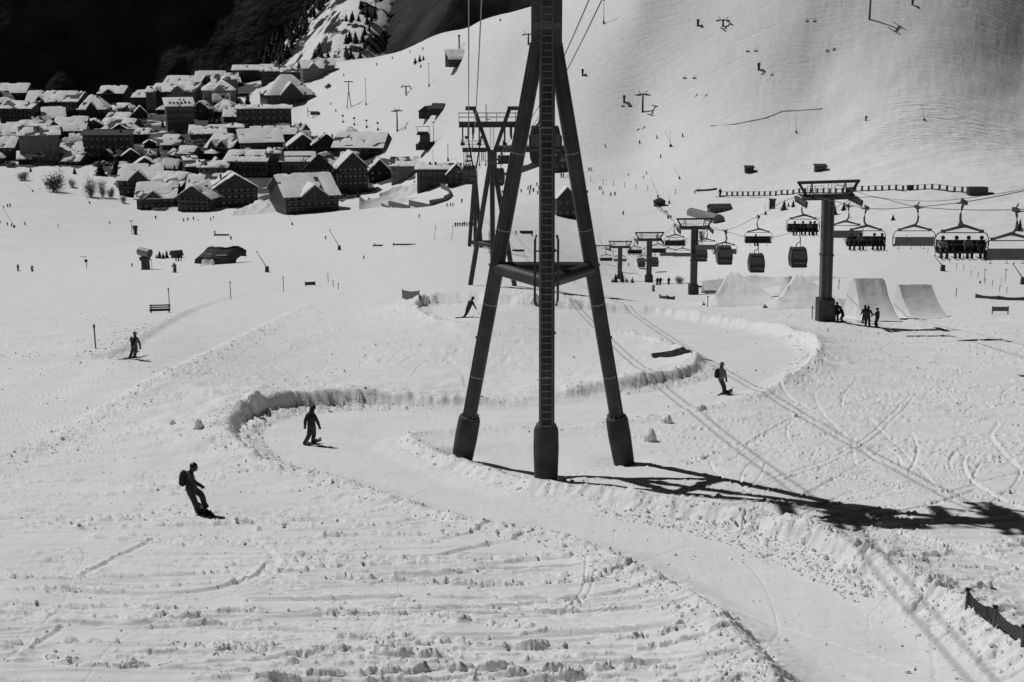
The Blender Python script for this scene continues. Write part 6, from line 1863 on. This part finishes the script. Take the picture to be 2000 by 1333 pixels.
# (x0, x1, y top, y base, kind, roof share, turn, wall, windows, label)
VIL = [
 (-8, 52, 165, 200, 'gable', .45, .1, 'wood', (5, 2), 'broad snowy roof chalet at the top left edge of the village'),
 (-6, 20, 178, 204, 'end', .5, -.3, 'wood', (2, 2), 'small chalet tucked under the broad roof at the left edge'),
 (0, 72, 200, 247, 'flat', .28, -.15, 'wood', (8, 4), 'flat roofed hotel with balconies at the left edge'),
 (48, 104, 181, 228, 'gable', .4, .15, 'wood', (5, 3), 'hotel with one wide snowy roof pitch at the upper left'),
 (100, 163, 182, 236, 'gable', .3, -.1, 'wood', (7, 4), 'long dark hotel with a thin snow edge at the upper left'),
 (74, 118, 213, 246, 'gable', .5, .35, 'plaster2', (4, 1), 'low house with tilted snow roof below the wide hotel'),
 (146, 204, 189, 240, 'hip', .5, .2, 'wood', (6, 3), 'big rounded roof chalet with patchy grey snow'),
 (115, 150, 202, 236, 'end', .4, 0, 'wood', (3, 3), 'small gable house left of the rounded roof chalet'),
 (193, 247, 170, 205, 'gable', .35, -.05, 'wood', (6, 2), 'back row chalet under the dark mountain foot'),
 (206, 242, 204, 232, 'flat', .5, -.3, 'wood', (4, 1), 'flat garage roofs with strips of snow near the street'),
 (-10, 40, 244, 290, 'gable', .4, .2, 'plaster2', (4, 3), 'house with snowy roof at the left edge, mid village'),
 (26, 100, 240, 290, 'gable', .35, -.15, 'wood', (6, 3), 'row house roof in the left middle of the village'),
 (34, 116, 250, 318, 'flat', .22, .35, 'plaster2', (6, 6), 'tall dark apartment house with a lit roof corner at left'),
 (-10, 28, 270, 312, 'gable', .4, .1, 'wood', (3, 2), 'low house at the left edge above the meadow'),
 (100, 162, 232, 282, 'gable', .45, .2, 'wood', (5, 2), 'chalet with broad snow roof left of the long dark block'),
 (158, 206, 234, 268, 'end', .4, .25, 'wood', (3, 2), 'twin gable chalet above the long dark block'),
 (204, 252, 224, 262, 'gable', .5, -.15, 'wood', (4, 2), 'small snow roof above the long dark block, upper one'),
 (200, 262, 236, 268, 'gable', .55, -.1, 'wood', (5, 2), 'small snow roof above the long dark block, middle one'),
 (212, 272, 243, 274, 'end', .5, -.2, 'wood', (4, 2), 'low gable with snow directly above the long dark block'),
 (129, 164, 252, 284, 'gable', .55, .3, 'wood', (3, 1), 'small snow roof at the left end of the long dark block'),
 (114, 160, 282, 314, 'gable', .5, .1, 'wood', (4, 1), 'low snow roof left below the long dark block'),
 (124, 162, 300, 322, 'gable', .6, -.1, 'wood', (3, 1), 'lowest snow roof left of the long dark block'),
 (160, 262, 255, 312, 'flat', .16, .05, 'wood', (14, 3), 'long dark block with grey flat roof in the middle of the village'),
 (252, 290, 254, 280, 'flat', .35, .05, 'wood', (4, 1), 'short annex with white roof at the right of the long dark block'),
 (260, 300, 178, 222, 'flat', .3, -.05, 'wood', (4, 3), 'dark house with bright flat roof left of the pale hotel'),
 (287, 302, 171, 222, 'flat', .2, 0, 'plaster2', (1, 4), 'narrow stair tower left of the pale hotel'),
 (298, 342, 166, 210, 'gable', .3, -.25, 'wood', (4, 3), 'dark left wing of the pale hotel'),
 (331, 392, 164, 210, 'gable', .32, -.2, 'plaster', (9, 3), 'pale hotel wing with rows of tiny windows'),
 (388, 455, 160, 208, 'hip', .36, .25, 'plaster', (9, 3), 'pale hotel wing turned to the right'),
 (440, 464, 145, 190, 'flat', .25, .2, 'plaster2', (4, 4), 'pale block at the right end of the hotel'),
 (320, 380, 150, 178, 'gable', .55, -.1, 'wood', (5, 1), 'long snow roof behind the pale hotel, left one'),
 (376, 436, 141, 172, 'gable', .6, .1, 'wood', (5, 1), 'snow roof behind the pale hotel, middle one'),
 (404, 462, 146, 176, 'gable', .5, .35, 'wood', (5, 1), 'snow roof behind the pale hotel, right one'),
 (320, 378, 194, 257, 'flat', .24, .35, 'plaster2', (5, 7), 'tall apartment tower with bright roof in mid village'),
 (378, 414, 199, 234, 'end', .35, -.2, 'wood', (3, 2), 'dark gable right of the tall apartment tower'),
 (419, 456, 199, 222, 'hip', .55, 0, 'wood', (3, 1), 'little hipped roof below the pale hotel'),
 (434, 472, 213, 238, 'gable', .55, .1, 'wood', (3, 1), 'low snow roof left of the tall stepped block'),
 (452, 480, 206, 226, 'gable', .5, -.1, 'wood', (3, 1), 'tiny snow roof beside the firs at the village top'),
 (366, 444, 247, 272, 'flat', .6, .18, 'plaster2', (5, 1), 'white topped parking deck beside the car park'),
 (442, 476, 245, 270, 'flat', .2, .1, 'wood', (3, 2), 'dark cube house right of the white parking deck'),
 (452, 514, 129, 160, 'flat', .3, .1, 'wood', (8, 3), 'long far apartment house at the top of the village, left part'),
 (508, 556, 134, 166, 'flat', .2, .1, 'wood', (7, 3), 'long far apartment house at the top of the village, middle part'),
 (548, 586, 131, 164, 'flat', .32, .05, 'wood', (5, 3), 'far apartment house with a thick bright roof'),
 (582, 626, 120, 158, 'gable', .35, .3, 'plaster2', (5, 3), 'far grey house under the snowy gully'),
 (614, 650, 117, 146, 'gable', .35, .3, 'plaster2', (4, 2), 'last far grey house against the white slope'),
 (498, 534, 128, 148, 'gable', .5, -.1, 'wood', (4, 1), 'dark roof behind the long far apartment house'),
 (504, 606, 150, 208, 'hip', .62, .35, 'wood', (6, 2), 'big chalet with steep pyramid roof at the upper slope edge'),
 (458, 574, 208, 262, 'flat', .1, .15, 'wood', (10, 6), 'broad dark stepped apartment block under the pyramid roof'),
 (484, 578, 249, 280, 'gable', .4, .25, 'wood', (7, 1), 'long low snow roof under the broad stepped block'),
 (410, 468, 266, 308, 'gable', .5, -.2, 'wood', (5, 2), 'chalet with one bright roof pitch right of the car park'),
 (456, 545, 256, 308, 'gable', .4, .3, 'wood', (7, 2), 'large roof with grey snow in the right middle of the village'),
 (452, 488, 278, 300, 'hip', .6, .2, 'wood', (3, 1), 'small rounded snow roof before the large grey roof'),
 (480, 540, 279, 306, 'hip', .55, -.1, 'wood', (5, 1), 'low double snow roof before the large grey roof'),
 (558, 618, 263, 308, 'end', .45, .25, 'wood', (5, 2), 'left gable of the twin snow roofs near the piste'),
 (606, 664, 262, 308, 'end', .42, .2, 'wood', (5, 2), 'right gable of the twin snow roofs near the piste'),
 (652, 758, 263, 310, 'gable', .5, -.1, 'wood', (9, 2), 'very broad low roof with patchy snow near the piste'),
 (358, 398, 316, 348, 'flat', .3, .3, 'wood', (3, 2), 'dark left end of the pale curved apartment house'),
 (386, 446, 318, 350, 'flat', .3, .1, 'plaster', (5, 2), 'pale block with square windows at the end of the curved apartments'),
 (440, 532, 298, 344, 'gable', .34, -.12, 'plaster2', (9, 3), 'left wing of the long curved apartment house with roof dormers'),
 (522, 548, 293, 342, 'flat', .15, 0, 'plaster2', (2, 4), 'stair tower in the bend of the curved apartment house'),
 (544, 614, 300, 340, 'gable', .34, .12, 'plaster2', (7, 3), 'right wing of the long curved apartment house with roof dormers'),
 (224, 312, 326, 382, 'gable', .42, .18, 'wood', (7, 2), 'chalet with arched snow roof at the lower left corner'),
 (248, 312, 308, 346, 'end', .5, .25, 'wood', (4, 2), 'steep gabled chalet behind the arched snow roof'),
 (260, 340, 362, 408, 'gable', .5, .15, 'wood', (6, 2), 'lowest left chalet of the dark cluster by the piste'),
 (300, 372, 342, 390, 'gable', .45, -.25, 'wood', (5, 2), 'upper left chalet of the dark cluster by the piste'),
 (348, 424, 362, 412, 'end', .45, -.2, 'wood', (6, 3), 'front gable chalet in the dark cluster by the piste'),
 (362, 448, 345, 400, 'gable', .4, .1, 'wood', (6, 2), 'middle chalet of the dark cluster by the piste'),
 (404, 498, 340, 402, 'end', .42, .35, 'wood', (7, 3), 'right double gable of the dark cluster by the piste'),
 (526, 642, 347, 416, 'gable', .48, .4, 'wood', (8, 3), 'biggest dark chalet at the bottom edge of the village'),
 (600, 668, 300, 376, 'end', .36, -.25, 'wood', (6, 5), 'left half of the tall many gabled chalet'),
 (652, 716, 298, 378, 'end', .34, .3, 'wood', (6, 5), 'right half of the tall many gabled chalet'),
 (716, 762, 312, 354, 'end', .5, .2, 'wood', (3, 2), 'single gable chalet with pale snow right of the tall chalet'),
 (762, 814, 310, 352, 'flat', .35, 0, 'plaster2', (4, 2), 'low house with snow top left of the long piste building'),
 (812, 884, 322, 366, 'flat', .2, -.05, 'wood', (9, 2), 'long dark building along the piste left of the second tower'),
 (872, 912, 320, 362, 'end', .45, 0, 'wood', (3, 2), 'gabled end of the long building left of the second tower'),
]
for i, (x0, x1, yt, yb, kind, rr, rz, wm, nw, lab) in enumerate(VIL):
    cx = (x0 + x1) / 2
    g = ground(cx, yb, ymin=500)
    s = scale_at(g)
    w, H = (x1 - x0) / s * .9, (yb - yt) / s
    rise = H * rr
    d = max(8.0, min(36.0, rise * (4.5 if kind in ('gable', 'hip') else 2.4 if kind == 'flat' else 0) or w * .8))
    nw = (min(nw[0], 8), min(nw[1], 4))
    big = (x1 - x0) > 70
    t = house('apartment_block' if (kind == 'flat' or 'apartment' in lab or 'hotel' in lab) else 'chalet', lab, 'building', 'buildings of the village', (g.x, g.y + d * .4, g.z), rz, w, d, H - rise, rise, kind, wm,
              0.0 if 'grey flat' in lab else .55 + .1 * (i % 6), nw, 'glass', 1 + (i % 2), i, 'balcon' in lab or 'tower with' in lab or 'many gabled' in lab or ((x1 - x0) > 52 and kind in ('end', 'gable') and i % 3), 'roof', False,
              (9 if 'dormers' in lab else 0) + (6 if 'tall apartment' in lab else 0), 1.3, 12.0, cross=(0 if kind not in ('gable', 'hip') or 'apartment' in lab or 'long' in lab or (x1 - x0) < 40 else (0, 1, 1, 1, 2)[i % 5]), hole=.33 + .14 * ((i * 7) % 5) / 4)

# small houses that close the gaps of the rows
rv = random.Random(11)
k = 0
tries = 0
boxes = [(a, b, c, d) for a, b, c, d, *_ in VIL]
while k < 44 and tries < 900:
    tries += 1
    py = rv.uniform(205, 345); px = rv.uniform(-10, 470 if py < 262 else 700)
    if 340 < px < 462 and 255 < py < 310: continue
    if py > 325 and px < 225: continue
    if py < 262 and px > 445 + (262 - py) * .2: continue
    if sum(1 for a, b, c, d in boxes if a - 4 < px < b + 4 and c + .55 * (d - c) < py < d + 2) > 0: continue
    w_, h_ = rv.uniform(20, 38), rv.uniform(15, 26)
    boxes.append((px - w_ / 2, px + w_ / 2, py - h_, py))
    g = ground(px, py, ymin=500); s = scale_at(g)
    kd = rv.choice(('gable', 'gable', 'end', 'hip', 'flat')); rr = rv.uniform(.35, .6)
    where = 'lower' if py > 290 else 'middle' if py > 240 else 'upper'
    house('chalet', 'small dark house with snow roof filling a gap in the %s rows of the village' % where, 'building', 'small gap houses in the %s village' % where, (g.x, g.y + 5, g.z), rv.uniform(-.6, .6), w_ / s, min(22, max(8, w_ / s * .8)), h_ / s * (1 - rr), h_ / s * rr, kd, rv.choice(('wood', 'wood', 'plaster2')),
          rv.uniform(.4, 1.0), (3, 1), 'glass' if False else 'pane', 1, 200 + k, False, 'roof', False, 0, 1.1, 12.0, hole=rv.uniform(.3, .46))
    k += 1

# walled snow garden
pts = [(703, 396), (720, 402), (760, 406), (800, 407), (840, 403), (868, 394), (880, 385), (876, 374), (862, 368)]
gs = [ground(*p) for p in pts]
t = thing('garden_wall', 'curved low wall round the snow garden below the long building', 'wall', gs[0])
for a, b_ in zip(gs[:-1], gs[1:]):
    d = b_ - a
    MB().box((a + b_) / 2 - gs[0] + Vector((0, 0, .9)), (d.length + .3, .5, 2.6), rz=math.atan2(d.y, d.x)).obj('wall_panel', M['plaster2'], t)
mound([(705, 397), (780, 400), (862, 396)], [(705, 393), (740, 384), (790, 388), (862, 384)], 'soft heap of snow inside the curved garden wall', 5)
mound([(740, 384), (800, 386), (850, 382)], [(740, 376), (770, 362), (820, 358), (850, 368)], 'higher snow bank behind the curved garden wall', 6)
mound([(455, 418), (495, 420), (540, 418)], [(455, 412), (490, 392), (520, 386), (540, 410)], 'snow heap between the dark cluster and the biggest chalet', 7)
mound([(300, 408), (350, 413), (432, 412)], [(300, 403), (350, 402), (400, 408), (432, 408)], 'snow bank at the foot of the dark chalet cluster', 8)

# dark drive station of the far lift
g = ground(836, 290); s = scale_at(g); w = 46 / s
t = thing('lift_station', 'dark drive station of a lift beside the floodlight post', 'lift station', g)
MB().box((0, 0, .8), (w, 7, 3.2)).obj('platform', M['wood'], t)
MB().box((-w * .12, 0, 5.2), (w * .42, 5, 5.4)).obj('machine_house', M['steel'], t)
MB().box((-w * .2, -1, 8.4), (w * .55, 6, 1.6), taper=.8).obj('hood', M['steel'], t)
for sx in (-.4, .1): MB().bar((sx * w, 0, 9), (sx * w - 1, 0, 12), .3).obj('mast', M['steel'], t)
MB().bar((-.45 * w, 0, 12), (.1 * w, 0, 12), .25).obj('gantry', M['steel'], t)
for sx in (-.3, .15, .35): MB().box((sx * w, -2.6, 3.0), (2.4, .2, 1.8)).obj('panel', M['plastic'], t)
g = ground(1040, 320); s = scale_at(g); w = 150 / s
t = thing('lift_station', 'long dark roofed lift station seen behind the tower legs', 'lift station', g)
MB().box((0, 0, 7.2), (w, 9, 2.2), taper=.92).obj('roof', M['steel'], t)
MB().box((0, 0, 5.9), (w * .96, 8, .5)).obj('ceiling', M['wood'], t)
for k in range(5): MB().bar((w * (-.4 + .2 * k), 0, -.5), (w * (-.4 + .2 * k), 0, 6), .9).obj('pillar', M['steel'], t)
MB().box((-w * .3, 1, 1.8), (w * .3, 5, 3.6)).obj('machine_house', M['wood'], t)
g = ground(612, 229)
t = thing('drag_lift_gantry', 'small scaffold like lift gantry on the upper meadow', 'lift station', g)
for sx in (-4, 0, 4): MB().bar((sx, 0, -.3), (sx, 0, 7 if sx < 0 else 4), .4).obj('post', M['steel'], t)
MB().box((1.5, 0, 2.6), (7, 1.5, 2.2)).obj('machine_house', M['wood2'], t); MB().bar((-4, 0, 4), (4, 0, 4), .4).obj('beam', M['steel'], t)
g = ground(641, 172)
t = thing('piste_groomer', 'grey piste groomer parked above the pyramid roof', 'piste groomer', g, .6)
MB().box((0, 0, 1.3), (4.4, 2.6, 1.4)).obj('body', M['steel2'], t); MB().box((.6, 0, 2.6), (2.0, 2.3, 1.4), taper=.8).obj('cab', M['glass'], t)
for sy in (-1.5, 1.5): MB().tube([(-2.4, sy, .6), (-1.8, sy, .15), (1.8, sy, .15), (2.4, sy, .6), (1.8, sy, 1.0), (-1.8, sy, 1.0), (-2.4, sy, .6)], .35, 4).obj('track', M['rubber'], t)
MB().box((3.1, 0, .8), (.3, 4.2, 1.2), rx=0).obj('blade', M['steel'], t)

# cars
def car_mesh(m):
    prof = [(-2.05, .35), (-2.1, .75), (-1.95, .95), (-1.35, 1.02), (-.75, 1.45), (.75, 1.48), (1.45, 1.0), (2.0, .88), (2.12, .6), (2.05, .35)]
    body_ = MB().prism([(x, z) for x, z in prof], -.85, .85)
    body_.mesh
    glass_ = MB().prism([(-1.22, 1.03), (-.72, 1.40), (.72, 1.42), (1.3, 1.02)], -.87, .87)
    wh = MB()
    for x in (-1.3, 1.3):
        for y in (-.8, .8): wh.tube([(x, y - .1, .32), (x, y + .1, .32)], .33, 10)
    return body_.mesh('body', m), glass_.mesh('window', M['glass']), wh.mesh('wheel', M['rubber'])
CARS = [car_mesh(M[k]) for k in ('car1', 'car2', 'car3')]
rc = random.Random(5)
lots = [(355, 455, 268, 304, 74), (272, 350, 258, 272, 8), (5, 30, 318, 328, 8), (120, 150, 312, 322, 7), (185, 222, 318, 326, 6), (275, 300, 225, 250, 8), (660, 700, 386, 396, 6)]
names = ['car in the crowded open car park of the village', 'car at the edge of the village street by the tall apartment tower', 'car parked at the lower left end of the village', 'car parked left below the long dark block', 'car parked under the firs below the long dark block', 'car on the narrow street by the pale hotel', 'car parked beside the walled snow garden']
for (x0, x1, y0, y1, n), nm in zip(lots, names):
    for k in range(n):
        g = ground(rc.uniform(x0, x1), rc.uniform(y0, y1), ymin=500)
        bm_, gm_, wm_ = CARS[rc.choice((0, 0, 0, 1, 1, 2))]
        t = thing('parked_car', nm, 'car', (g.x, g.y, g.z + .28), rc.choice((.3, 1.8, .3, 3.4)) + rc.uniform(-.1, .1), 'cars parked: ' + nm[4:])
        inst('body', bm_, t); inst('window', gm_, t); inst('wheel', wm_, t)
# village firs
for px, py, h, lab in [(196, 342, 34, 'large dark fir left of the arched roof chalet'), (228, 340, 38, 'tall dark fir against the arched roof chalet'), (245, 330, 24, 'fir in front of the long dark block, left one'), (254, 328, 26, 'fir in front of the long dark block, right one'), (294, 310, 20, 'left fir of two beside the car park'), (310, 310, 22, 'right fir of two beside the car park'),
                       (233, 200, 24, 'fir rising over the flat garage roofs'), (240, 204, 18, 'shorter fir over the flat garage roofs'), (418, 246, 26, 'fir between parking deck and little hipped roof'), (428, 244, 22, 'second fir behind the parking deck'), (410, 244, 18, 'slim fir beside the tall apartment tower'), (342, 348, 28, 'fir behind the dark chalet cluster'), (570, 345, 22, 'fir at the foot of the curved apartments'), (586, 348, 18, 'dark fir below the right wing of the curved apartments'),
                       (700, 386, 16, 'fir beside the tall many gabled chalet'), (205, 188, 14, 'fir in the back row under the mountain'), (350, 300, 16, 'fir among the parked cars'), (388, 308, 14, 'small fir at the lower end of the car park'), (318, 250, 18, 'fir at the corner of the tall apartment tower'), (60, 336, 12, 'fir below the tall dark apartment house')]:
    g = ground(px, py, ymin=500); conifer(g, h / scale_at(g), lab, 'firs in the village', sink=.3)
